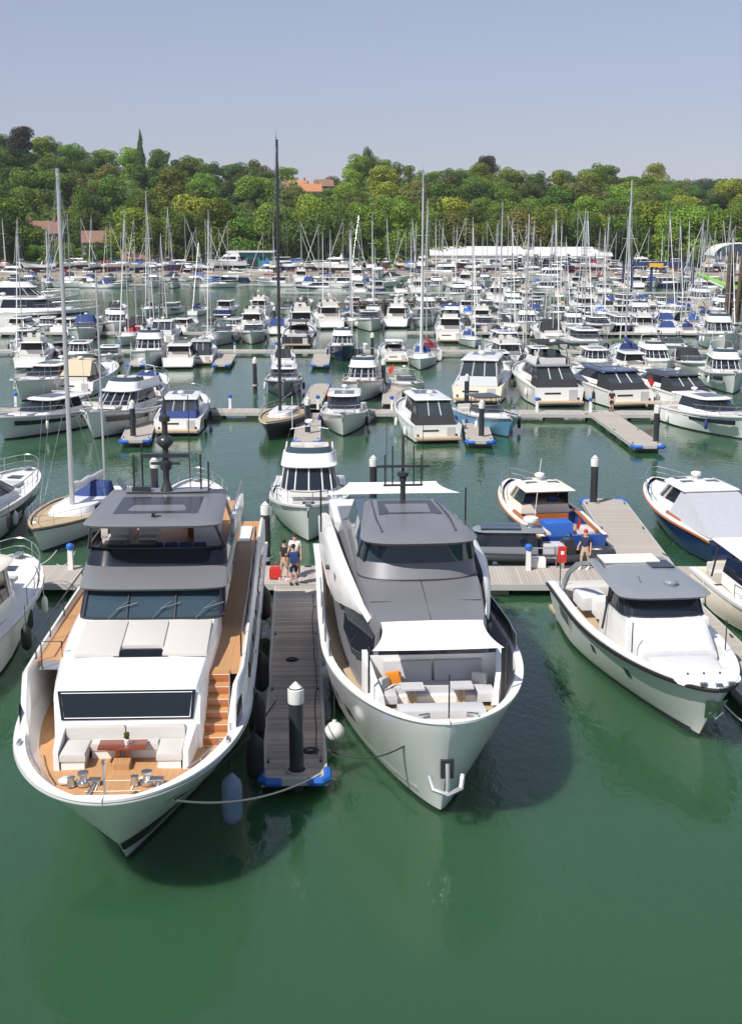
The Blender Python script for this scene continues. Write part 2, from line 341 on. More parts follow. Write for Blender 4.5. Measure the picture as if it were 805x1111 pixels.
# ------------------------------------------------------------ boat building kit (local +Y is the bow, z = 0 the waterline)
class Hull: pass
def hull(root, L, B, fb, fs, m, anti=None, ar=.42, aw=.6, rake=.07, wl=.84, trans=.92, pr=2.0, qr=2.0, qw=1.15, zb=.1, rub=None, rubr=.05,
         drop=.12, deck=None, capw=.12, cap=None, ycock=None, sole=None, nb=11, nk=7, kpow=.8, spow=1.8, innerm=None):
    def sheer(y): return fs + (fb - fs) * max(0, min(1, (y + L / 2) / L)) ** spow
    def row(k):
        yb = L / 2 - rake * L * (1 - k) ** 1.15; a = L * lerp(aw, ar, k); hb = B / 2 * lerp(wl, 1, k ** kpow); p = lerp(1.6, pr, k); q = lerp(qw, qr, k)
        out = []; na = 5
        for i in range(na):
            t = i / na; y = lerp(-L / 2, yb - a, t); sm = t * t * (3 - 2 * t); out.append((hb * (trans + (1 - trans) * sm), y))
        for i in range(nb + 1):
            u = math.sin(PI / 2 * i / nb); out.append((hb * max(0, 1 - u ** p) ** (1 / q), yb - a * (1 - u)))
        return out
    grid = []
    for j in range(nk):
        k = j / (nk - 1); grid.append([(x, y, zb + k * (sheer(y) - zb)) for x, y in row(k)])
    h = Hull(); h.L, h.B, h.sheer = L, B, sheer
    h.rail = grid[-1]; h.grid = grid
    mb = MB()
    for sx in (-1, 1): mb.loft([[(sx * x, y, z) for x, y, z in r] for r in grid], False)
    tr = [(-r[0][0], r[0][1], r[0][2]) for r in grid] + [(r[0][0], r[0][1], r[0][2]) for r in reversed(grid)]
    mb.add(tr, [tuple(range(len(tr)))])
    bm_ = mb.build('hull', m, root, 50); h.obj = bm_
    r0 = grid[0]; mb = MB()
    low = [(x * .55, y - .02 * L * (i / len(r0)), -.7) for i, (x, y, z) in enumerate(r0)]
    for sx in (-1, 1): mb.loft([[(sx * x, y, z) for x, y, z in r] for r in (low, r0)], False)
    mb.quad((-low[0][0], low[0][1], -.7), (low[0][0], low[0][1], -.7), r0[0], (-r0[0][0], r0[0][1], r0[0][2]))
    mb.build('antifouling', anti or M['antifoul'], root, 60)
    def half(y):
        pts = h.rail
        if y <= pts[0][1]: return pts[0][0]
        for (xa, ya, _), (xb, yb2, _) in zip(pts, pts[1:]):
            if y <= yb2: return lerp(xa, xb, (y - ya) / max(1e-6, yb2 - ya))
        return 0
    h.half = half
    def inset(d, dz):
        out = []
        for x, y, z in h.rail:
            k = max(0, x - d); yy = min(y, L / 2 - d * 1.1)
            if y > L / 2 - d * 1.1: k = 0
            out.append((k, yy, z + dz))
        return out
    i1 = inset(capw, .012); o1 = [(x + .015, y + (.015 if x < .05 else 0), z + .012) for x, y, z in h.rail]; kd = (fb - drop - zb) / (fb - zb); rd_ = row(kd); yd = rd_[-1][1]; e_ = capw + .06
    i2 = [(0 if y > yd - e_ * 1.2 else max(0, x - e_), min(y, yd - e_ * 1.2), sheer(y) - drop) for x, y in rd_]; i2 = [(min(a[0], max(0, b[0])), a[1], a[2]) if a[1] < 0 else a for a, b in zip(i2, i1)]
    mb = MB()
    for sx in (-1, 1): mb.loft([[(sx * x, y, z) for x, y, z in r] for r in ([(x, y, z - .06) for x, y, z in o1], o1, i1)], False)
    mb.build('gunwale_cap', cap or m, root, 40)
    if drop > .2:
        mb = MB()
        for sx in (-1, 1): mb.loft([[(sx * x, y, z) for x, y, z in r] for r in (i1, i2)], False)
        mb.build('bulwark_lining', innerm or m, root, 40)
    # deck from the cockpit to the bow
    dk = [p for p in i2 if ycock is None or p[1] > ycock]
    if ycock is not None: dk = [(half(ycock) - capw - .01, ycock, sheer(ycock) - drop)] + dk
    mb = MB(); mb.loft([[(-x, y, z), (-x * .5, y, z + .03), (0, y, z + .045), (x * .5, y, z + .03), (x, y, z)] for x, y, z in dk], False)
    h.deck = mb.build('deck', deck or m, root, 60)
    h.dz = lambda y: sheer(y) - drop
    if ycock is not None:
        zs = sole[0]; ck = [(p[0], p[1], zs) for p in inset(.3, 0) if p[1] < ycock] + [(half(ycock) - .3, ycock, zs)]
        mb = MB(); mb.loft([[(-x, y, z), (x, y, z)] for x, y, z in ck], False)
        mb.build('cockpit_sole', sole[1], root)
        mb = MB()
        up = [(x, y, h.sheer(y) - .02) for x, y, z in ck]; o = [(half(y) - capw - .005, y, h.sheer(y) - .02) for x, y, z in ck]
        for sx in (-1, 1): mb.loft([[(sx * x, y, z) for x, y, z in r] for r in (ck, up, o)], False)
        x = ck[-1][0]; mb.quad((-x, ycock, zs), (x, ycock, zs), (x, ycock, h.dz(ycock)), (-x, ycock, h.dz(ycock)))
        x = ck[0][0]; y0 = -L / 2; mb.quad((-x, y0 + .3, zs), (x, y0 + .3, zs), (x, y0 + .3, fs), (-x, y0 + .3, fs)); mb.quad((-x, y0, fs), (x, y0, fs), (x, y0 + .3, fs), (-x, y0 + .3, fs))
        mb.build('cockpit_coaming', m, root)
    if rub:
        mb = MB()
        for sx in (-1, 1): mb.tube([(sx * (x + rubr * .3), y, z - .1) for x, y, z in h.rail], rubr, 6)
        mb.build('rubbing_strake', rub, root, 60)
    return h

def plan(z, yb, yf, hw, c, hb=None, e=2.4, n=7):
    hb = hw if hb is None else hb; pts = [(-hb, yb, z)]
    for i in range(2 * n + 1):
        th = PI * (1 - i / (2 * n)); cx = math.cos(th); sx = abs(math.sin(th))
        pts.append((hw * math.copysign(abs(cx) ** (2 / e), cx), yf - c + c * sx ** (2 / e), z))
    pts.append((hb, yb, z)); return pts
def seg(root, name, m, a, b, cap0=False, cap1=True, crown=0, sharp=35):
    mb = MB(); rings = [a, b]
    if crown:
        cx = sum(p[0] for p in b) / len(b); cy = (min(p[1] for p in b) + max(p[1] for p in b)) / 2
        for k, q in ((.93, .45), (.75, .8), (.4, 1)): rings.append([(cx + (p[0] - cx) * k, cy + (p[1] - cy) * k, p[2] + crown * q) for p in b])
    mb.loft(rings, True, cap0, cap1); return mb.build(name, m, root, sharp)
def frames(root, name, m, a, b, idx, r=.035):
    mb = MB()
    for i in idx:
        p, q = Vector(a[i]), Vector(b[i]); c = Vector((0, (a[0][1] + a[8][1]) / 2, p.z)); d = (p - c); d.z = 0; d.normalize()
        mb.tube([p + d * r * .3, q + d * r * .3], r, 4)
    return mb.build(name, m, root)
def roof(root, name, m, z, yb, yf, hw, c, t=.12, crown=.06, hb=None, e=2.6):
    a = plan(z, yb, yf, hw, c, hb, e); b = plan(z + t * .5, yb - .04, yf + .05, hw + .05, c, (hb or hw) + .05, e); d = plan(z + t, yb, yf - .03, hw - .03, c, (hb or hw) - .03, e)
    mb = MB(); rings = [a, b, d]; cy = (yb + yf) / 2
    for k, q in ((.85, .55), (.5, .95)): rings.append([(p[0] * k, cy + (p[1] - cy) * k, p[2] + crown * q) for p in d])
    mb.loft(rings, True, True, True); return mb.build(name, m, root, 45)
def railing(root, h, y0, y1, ht=.6, m=None, inset_=.1, step=1.3, name='guard_rail', mid=True, r=.018):
    m = m or M['steel']; top = []; n = max(4, int((y1 - y0) / .45))
    ys = [lerp(y0, y1, i / n) for i in range(n + 1)]
    mb = MB(); L_ = [(-(h.half(y) - inset_), y, h.sheer(y)) for y in ys]
    full = y1 > h.L / 2 - .6
    Rr = [(-x, y, z) for x, y, z in L_]
    paths = [L_ + list(reversed(Rr))] if full else [L_, Rr]
    for p in paths:
        mb.tube([(x, y, z + ht) for x, y, z in p], r * 1.2, 5)
        if mid: mb.tube([(x, y, z + ht * .5) for x, y, z in p], r * .7, 4)
        acc = 0; last = None
        for q in p:
            if last is None or (Vector(q) - Vector(last)).length > step: mb.tube([q, (q[0], q[1], q[2] + ht)], r, 4); last = q
    return mb.build(name, m, root)
def radar(root, c, s=1.0):
    mb = MB(); mb.lathe([(.12 * s, 0), (.1 * s, .25 * s), (.3 * s, .28 * s), (.33 * s, .36 * s), (.31 * s, .46 * s), (.15 * s, .52 * s), (0.01, .53 * s)], c, 12); mb.build('radar_dome', M['white'], root)
def aerial(root, c, hgt=2.2, m=None):
    mb = MB(); mb.tube([c, (c[0], c[1] - .15, c[2] + hgt)], .018, 4); mb.build('aerial', m or M['white'], root)
def seat_box(root, c, d, m, name='seat'):
    mb = MB(); mb.rbox(c, d, .06); return mb.build(name, m, root)
def fender_on(root, p, r=.14, l=.7, m=None):
    mb = MB(); mb.lathe([(.03, -l / 2 - .05), (r * .7, -l / 2), (r, -l / 2 + .12), (r, l / 2 - .12), (r * .7, l / 2), (.03, l / 2 + .08)], p, 10); mb.tube([(p[0], p[1], p[2] + l / 2), (p[0] * .97, p[1], p[2] + l / 2 + .5)], .015, 4)
    return mb.build('fender', m or M['fenderwhite'], root)

def motorboat(kind, name, label, loc, rz, L, B, cat='motorboat', group=None, hm='white', roofm='white', glassm='glass', canvas=None, anti=None, stripe=None, simple=False,
              encl=None, bim=None, rubm=None, deckm=None, hat=1.0):
    """generic cruiser: sport (hardtop), fly (flybridge), wheel (trawler house), open (T-top), arch (open with canopy)"""
    root = thing(name, loc, rz, label, cat, group); s = L / 12.0; W = M['white']
    fb, fs = (1.75 * s + .15), (1.15 * s + .1)
    if kind == 'fly': fb += .2 * s; fs += .1 * s
    yc = -.24 * L
    h = hull(root, L, B, fb, fs, M[hm], M[anti] if anti else None, ar=.46, aw=.62, rake=.075, wl=.91, qr=1.7, rub=M[rubm] if rubm else M['lightgrey'], rubr=.035, drop=.1, deck=M[deckm] if deckm else W,
             ycock=yc, sole=(fs - .62 * s, M['teakpale']), cap=W, nb=8, nk=5)
    dk = h.dz(0) - .02; hw = B / 2
    # swim platform
    mb = MB(); mb.box((0, -L / 2 - .45 * s, .38 * s), (B * .82, .95 * s, .12)); mb.build('swim_platform', M['teakpale'] if not simple else W, root)
    if stripe:
        mb = MB()
        for sx in (-1, 1):
            a = []; b = []
            for x, y, z in h.rail[2:-3]:
                k = .72; a.append((sx * (x * .985 + .012), y - .018 * L * .28, lerp(.1, z, .78))); b.append((sx * (x * .955 + .012), y - .028 * L * .4, lerp(.1, z, .58)))
            mb.loft([a, b], False)
        mb.build('hull_window', M[stripe], root)
    if kind in ('sport', 'fly', 'wheel'):
        up = {'sport': .38, 'fly': .5, 'wheel': .55}[kind] * s * hat; gh = {'sport': .72, 'fly': .85, 'wheel': 1.0}[kind] * s * hat
        yf0 = {'sport': .33, 'fly': .30, 'wheel': .20}[kind] * L; yf1 = {'sport': .2, 'fly': .19, 'wheel': .14}[kind] * L; yf2 = {'sport': .06, 'fly': .09, 'wheel': .10}[kind] * L
        z0, z1, z2 = dk, dk + up, dk + up + gh
        A = plan(z0, yc, yf0, hw * .76, .2 * L, hw * .72); Bp = plan(z1, yc, yf1, hw * .70, .13 * L, hw * .7); Cp = plan(z2, yc + .02 * L, yf2, hw * .62, .09 * L, hw * .62)
        seg(root, 'coachroof', W, A, Bp, False, True); seg(root, 'window_band', M[glassm], Bp, Cp, False, True)
        frames(root, 'window_pillar', W if kind != 'sport' else M['dark'], Bp, Cp, (1, 4, 6, 8, 10, 12, 15), .035 * s)
        rb = yc - .1 * L if kind != 'wheel' else yc - .13 * L
        roof(root, 'roof' if kind != 'fly' else 'flybridge_deck', M[roofm], z2 + .012, rb, yf2 + .03 * L, hw * .68, .09 * L, .13 * s, .07 * s)
        top = z2 + .14 * s
        if kind != 'fly':
            mb = MB(); mb.box((0, (yc + yf2) / 2 + .02 * L, top + .075 * s), (B * .42, .17 * L, .03)); mb.build('sunroof', M['glass'], root)
            if not simple: radar(root, (0, yc - .0 * L, top + .05 * s), .8 * s)
        if kind == 'fly':
            fa = plan(top + .0, rb + .02 * L, yf2 - .0 * L, hw * .66, .1 * L); fb_ = plan(top + .5 * s, rb + .02 * L, yf2 - .045 * L, hw * .62, .09 * L)
            mb = MB(); mb.loft([fa, fb_, [(p[0] * .93, p[1] * .96 - .02, p[2]) for p in fb_], [(p[0] * .93, p[1] * .96 - .02, p[2]) for p in fa]], False); mb.build('flybridge_coaming', W, root)
            fc = plan(top + .78 * s, yf2 - .19 * L, yf2 - .08 * L, hw * .55, .08 * L); fd = plan(top + .5 * s, yf2 - .19 * L, yf2 - .05 * L, hw * .60, .085 * L)
            mb = MB(); mb.loft([fd, fc], False); mb.build('flybridge_windscreen', M['glass2'], root)
            for sx in (-1, 1): seat_box(root, (sx * hw * .25, yf2 - .17 * L, top + .42 * s), (.55 * s, .5 * s, .8 * s), M['cushion'])
            seat_box(root, (0, rb + .07 * L, top + .25 * s), (B * .5, .6 * s, .5 * s), M['cushion'])
            ya = rb + .05 * L; mb = MB()
            mb.loft([[(x, y, z) for x, y, z in ((-hw * .62, ya + d0, top + .3 * s), (-hw * .5, ya - .02 * L + d0, top + 1.25 * s), (0, ya - .03 * L + d0, top + 1.42 * s), (hw * .5, ya - .02 * L + d0, top + 1.25 * s), (hw * .62, ya + d0, top + .3 * s))] for d0 in (0, .35 * s)], False)
            mb.build('radar_arch', W, root, 60); radar(root, (0, ya, top + 1.4 * s), s * .8); aerial(root, (hw * .45, ya, top + 1.25 * s), 1.8)
            if bim: roof(root, 'bimini', M[bim], top + 1.5 * s, rb, yf2 - .1 * L, hw * .6, .05 * L, .06, .1)
        if not simple:
            mb = MB(); mb.rbox((0, yf1 + .02 * L, z1 - .03 * s), (B * .46, .13 * L, .14 * s), .05); mb.build('sunpad', M['greycushion' if kind == 'sport' else 'cushion'], root)
            mb = MB(); mb.box((0, .37 * L, h.dz(.37 * L) + .06), (.6 * s, .6 * s, .04)); mb.build('hatch', M['glass'], root)
        if encl:
            e0 = plan(fs + .02, -.485 * L, yc + .02, hw * .74, .02, hw * .74); e1 = plan(z2 + .0, rb + .02 * L, yc + .05, hw * .6, .02, hw * .6)
            mid = [tuple(lerp(a, b, .38) for a, b in zip(p, q)) for p, q in zip(e0, e1)]
            seg(root, 'enclosure_skirt', M[encl], e0, mid, False, False); seg(root, 'enclosure_window', M['clear'], mid, e1, False, True)
            frames(root, 'enclosure_frame', M[encl], mid, e1, (0, 1, 15, 16), .05 * s)
            mb = MB()
            for fx in (-.33, .33): mb.tube([(mid[0][0] * fx, mid[0][1] - .01, mid[0][2]), (e1[0][0] * fx, e1[0][1] - .01, e1[0][2])], .05 * s, 4)
            mb.build('enclosure_post', M['lightgrey'], root)
        else:
            for sx in (-1, 1):
                mb = MB(); mb.tube([(sx * hw * .7, -.36 * L, fs), (sx * hw * .6, rb + .03 * L, z2)], .05 * s, 5); mb.build('roof_support', M['dark'] if roofm != 'white' else W, root)
    if kind in ('open', 'arch'):
        A = plan(dk, -.1 * L, .32 * L, hw * .66, .2 * L); Bp = plan(dk + .3 * s, -.1 * L, .22 * L, hw * .58, .15 * L); seg(root, 'coachroof', W, A, Bp, False, True)
        Cp = plan(dk + .3 * s, -.12 * L, .1 * L, hw * .66, .1 * L); Dp = plan(dk + .85 * s, -.14 * L, .0 * L, hw * .6, .08 * L)
        mb = MB(); mb.loft([Cp, Dp], False); mb.build('windscreen', M['clear'], root)
        mb = MB(); mb.tube(Dp, .03, 5); mb.build('windscreen_frame', M['steel'], root)
        if kind == 'open':
            mb = MB()
            for sx in (-1, 1):
                mb.tube([(sx * hw * .5, -.05 * L, dk), (sx * hw * .48, -.1 * L, dk + 1.5 * s)], .04 * s, 5); mb.tube([(sx * hw * .5, -.2 * L, dk - .2), (sx * hw * .48, -.2 * L, dk + 1.5 * s)], .04 * s, 5)
            mb.build('top_support', M['dark'], root); roof(root, 'hardtop', M[roofm], dk + 1.5 * s, -.27 * L, .02 * L, hw * .62, .05 * L, .09 * s, .05 * s)
        else:
            ya = -.24 * L; mb = MB()
            mb.loft([[(-hw * .8, ya + d0, fs), (-hw * .68, ya - .05 * L + d0, fs + 1.35 * s), (0, ya - .06 * L + d0, fs + 1.5 * s), (hw * .68, ya - .05 * L + d0, fs + 1.35 * s), (hw * .8, ya + d0, fs)] for d0 in (0, .45 * s)], False)
            mb.build('radar_arch', W, root, 60); radar(root, (0, ya - .04 * L, fs + 1.5 * s), .8 * s)
            if canvas:
                e0 = plan(dk + .35 * s, -.44 * L, .02 * L, hw * .68, .06 * L); e1 = plan(fs + 1.55 * s, -.3 * L, -.13 * L, hw * .55, .05 * L); seg(root, 'canopy', M[canvas], e0, e1, False, True, crown=.12 * s)
        for sx in (-1, 1): seat_box(root, (sx * hw * .3, -.16 * L, fs - .1 * s), (.5 * s, .5 * s, .9 * s), M['cushion'])
    if not encl:
        seat_box(root, (0, -.43 * L, fs - .25 * s), (B * .6, .65 * s, .55 * s), M['cushion']); seat_box(root, (0, -.465 * L, fs + .1 * s), (B * .6, .2 * s, .5 * s), M['cushion'], 'seat_back')
    if canvas and kind not in ('arch',):
        e0 = plan(fs + .03, -.49 * L, yc, hw * .82, .02); e1 = plan(fs + .35 * s, -.45 * L, yc, hw * .66, .02); seg(root, 'cockpit_cover', M[canvas], e0, e1, False, True)
    railing(root, h, .02 * L, L / 2 - .12, .55 * s + .1, step=1.1, mid=not simple, r=.016 + .004 * s)
    if not simple:
        for sx in (-1, 1):
            for fy in (-.3, .0, .2):
                if rnd0.random() < .7: fender_on(root, (sx * (h.half(fy * L) + .1), fy * L, h.sheer(fy * L) - .75), .13, .6, M[rnd0.choice(('fenderwhite', 'fenderwhite', 'black', 'canvasblue'))])
        mb = MB(); mb.box((B * .26, -L / 2 - .012, fs * .62), (.6 * s, .03, fs * .55)); mb.build('transom_door', M['lightgrey'], root)
        mb = MB(); mb.box((-B * .12, -L / 2 - .012, fs * .7), (B * .3, .02, .12 * s)); mb.build('stern_panel', M['dark'], root)
        for sx in (-1, 1): mb = MB(); mb.lathe([(.09 * s, 0), (.09 * s, .03)], (0, 0, 0), 10); mb.v = [(sx * B * .36 + x, -L / 2 - .01 - z, .55 * s + y) for x, y, z in mb.v]; mb.build('exhaust', M['dark'], root)
        if rnd0.random() < .15:
            mb = MB(); mb.tube([(B * .3, -L / 2 + .1, fs), (B * .3, -L / 2 - .35, fs + 1.3)], .02, 5); st_ = mb.build('flagstaff', M['wood'], root)
            mb = MB(); mb.loft([[(B * .3 + .04 * math.sin(i * 1.3) + .1 * i, -L / 2 - .3 - .02 * i, fs + 1.22 - .1 * i), (B * .3 + .04 * math.sin(i * 1.3 + .5) + .06 * i, -L / 2 - .16 - .02 * i, fs + .72 - .1 * i)] for i in range(6)], False); mb.build('ensign', M['red'], st_)
        mb = MB(); mb.box((0, L / 2 - .3, h.sheer(L / 2) + .03), (.28, .7, .08)); mb.tube([(0, L / 2 - .1, h.sheer(L / 2)), (0, L / 2 + .12, h.sheer(L / 2) - .25), (0, L / 2 - .0, h.sheer(L / 2) - .6)], .05, 5); mb.build('anchor', M['steel'], root)
    return root

def sailboat(name, label, loc, rz, L, B, cat='sailing yacht', group=None, hm='white', cover='canvasblue', mast_h=None, deckm='white', anti=None, mizzen=False, mastm='alloy', dodger='canvasblue', simple=False,
             genoa='white2', band=None, keel=False, mastr=.07):
    root = thing(name, loc, rz, label, cat, group); s = L / 11.0
    mh = mast_h or L * 1.35; fb, fs = 1.15 * s + .1, .85 * s + .1
    yc = -.18 * L
    h = hull(root, L, B, fb, fs, M[hm], M[anti or 'antifoul'], ar=.58, aw=.66, rake=.07, wl=.86, trans=.62, pr=1.9, qr=1.25, qw=1.05, rub=M[band] if band else None, rubr=.04, drop=.06, deck=M[deckm], ycock=yc, sole=(fs - .4, M['teakpale']), nb=8, nk=5, cap=M['teakpale'] if deckm != 'white' else M['white'])
    hw = B / 2; dk = h.dz(0)
    A = plan(dk, yc, .24 * L, hw * .58, .2 * L); Bp = plan(dk + .3 * s, yc, .2 * L, hw * .5, .18 * L)
    seg(root, 'coachroof', M['white'], A, Bp, False, True, crown=.06)
    mb = MB()
    for sx in (-1, 1):
        mb.quad((sx * hw * .562, yc + .05 * L, dk + .1 * s), (sx * hw * .562, .06 * L, dk + .1 * s), (sx * hw * .527, .05 * L, dk + .24 * s), (sx * hw * .527, yc + .06 * L, dk + .24 * s))
    mb.build('cabin_window', M['glass'], root)
    if dodger:
        a = plan(dk + .28 * s, yc - .04 * L, yc + .1 * L, hw * .52, .06 * L); b = plan(dk + .85 * s, yc - .04 * L, yc + .03 * L, hw * .42, .05 * L); seg(root, 'sprayhood', M[dodger], a, b, False, True, crown=.06)
    ym = .08 * L; mb = MB(); mb.tube([(0, ym, dk), (0, ym - .01 * mh, mh)], mastr * s ** .5, 8, mastr * .7 * s ** .5); mast = mb.build('mast', M[mastm], root)
    mb = MB()
    for k in (.4, .68): mb.tube([(-hw * .42, ym - .15, mh * k), (hw * .42, ym - .15, mh * k)], .025, 4)
    mb.build('spreader', M[mastm], mast)
    mb = MB(); mb.tube([(0, ym, mh), (0, ym, mh + .55)], .012, 4); mb.box((0, ym + .12, mh + .1), (.06, .5, .04)); mb.build('wind_vane', M['dark'], mast)
    zb = dk + .95 * s; mb = MB(); mb.tube([(0, ym - .1, zb), (0, ym - .38 * L, zb + .06)], .06, 6); mb.build('boom', M[mastm], root)
    if cover:
        mb = MB(); rings = []
        for i in range(9):
            t = i / 8; y = ym - .14 - .37 * L * t; r = lerp(.21, .11, t) * s * (1 + .12 * math.sin(i * 2.3)); zz = zb + .13 + .04 * math.sin(i * 1.9)
            rings.append([(r * .75 * math.cos(2 * PI * k / 8), y, zz + r * 1.15 * math.sin(2 * PI * k / 8)) for k in range(8)])
        mb.loft(rings, True, True, True); mb.build('sail_cover', M[cover], root, 60)
    rr = .011
    mb = MB(); mb.tube([(0, L / 2 - .15, fb), (0, ym, mh * .97)], rr, 3); mb.tube([(0, -L / 2 + .1, fs), (0, ym, mh)], rr, 3)
    for sx in (-1, 1):
        mb.tube([(sx * hw * .92, ym - .2, h.sheer(ym)), (sx * hw * .42, ym - .15, mh * .4), (sx * hw * .42, ym - .15, mh * .68), (0, ym, mh * .98)], rr, 3)
        mb.tube([(sx * hw * .9, ym - .5, h.sheer(ym)), (0, ym - .1, mh * .4)], rr, 3)
    mb.build('rigging', M['steel'], root)
    if genoa:
        mb = MB(); p0 = Vector((0, L / 2 - .2, fb + .5)); p1 = Vector((0, ym + .1, mh * .92)); mb.tube([p0, p0.lerp(p1, .15), p0.lerp(p1, .6), p1], .085, 6, .04); mb.build('furled_genoa', M[genoa], root)
    railing(root, h, -L / 2 + .15, L / 2 - .1, .55, step=1.7, mid=not simple, inset_=.06, r=.014)
    if mizzen:
        y2 = -.33 * L; mb = MB(); mb.tube([(0, y2, fs), (0, y2, mh * .72)], .07, 8, .05); mb.build('mizzen_mast', M[mastm], root)
    if keel:
        mb = MB(); mb.loft([[(x * .12, y * .13 * L, z) for x, y in ((1, -1), (1, .6), (0, 1), (-1, .6), (-1, -1))] for z in (-1.9, -.6)], True, True, True); mb.build('keel', M[anti or 'antifoul'], root)
    return root

def skin_patch(root, name, m, h, k0, k1, y0, y1, sx, off=.012, n=8, k0b=None, k1b=None):
    """a panel that follows the hull side between two heights (0 waterline, 1 rail) and two stations"""
    nk = len(h.grid)
    def pt(k, y):
        f = k * (nk - 1); j = min(int(f), nk - 2); t = f - j; out = []
        for r in (h.grid[j], h.grid[j + 1]):
            p = r[-1]
            for a, b in zip(r, r[1:]):
                if a[1] <= y <= b[1]:
                    q = (y - a[1]) / max(1e-6, b[1] - a[1]); p = tuple(lerp(u, v, q) for u, v in zip(a, b)); break
            out.append(p)
        return Vector([lerp(u, v, t) for u, v in zip(*out)])
    rows = []
    k0b = k0 if k0b is None else k0b; k1b = k1 if k1b is None else k1b
    for j in range(4):
        r = []
        for i in range(n + 1):
            q = i / n; y = lerp(y0, y1, q); k = lerp(lerp(k0, k0b, q), lerp(k1, k1b, q), j / 3)
            p = pt(k, y); e = pt(k, min(y + .1, h.L / 2 - .01)) - p; u = pt(min(1, k + .05), y) - pt(max(0, k - .05), y)
            nn = e.cross(u); nn = nn.normalized() if nn.length > 1e-9 else Vector((1, 0, 0))
            if nn.x < 0: nn = -nn
            p = p + nn * off; r.append((sx * p.x, p.y, p.z))
        rows.append(r)
    mb = MB(); mb.loft(rows, False); return mb.build(name, m, root, 60)

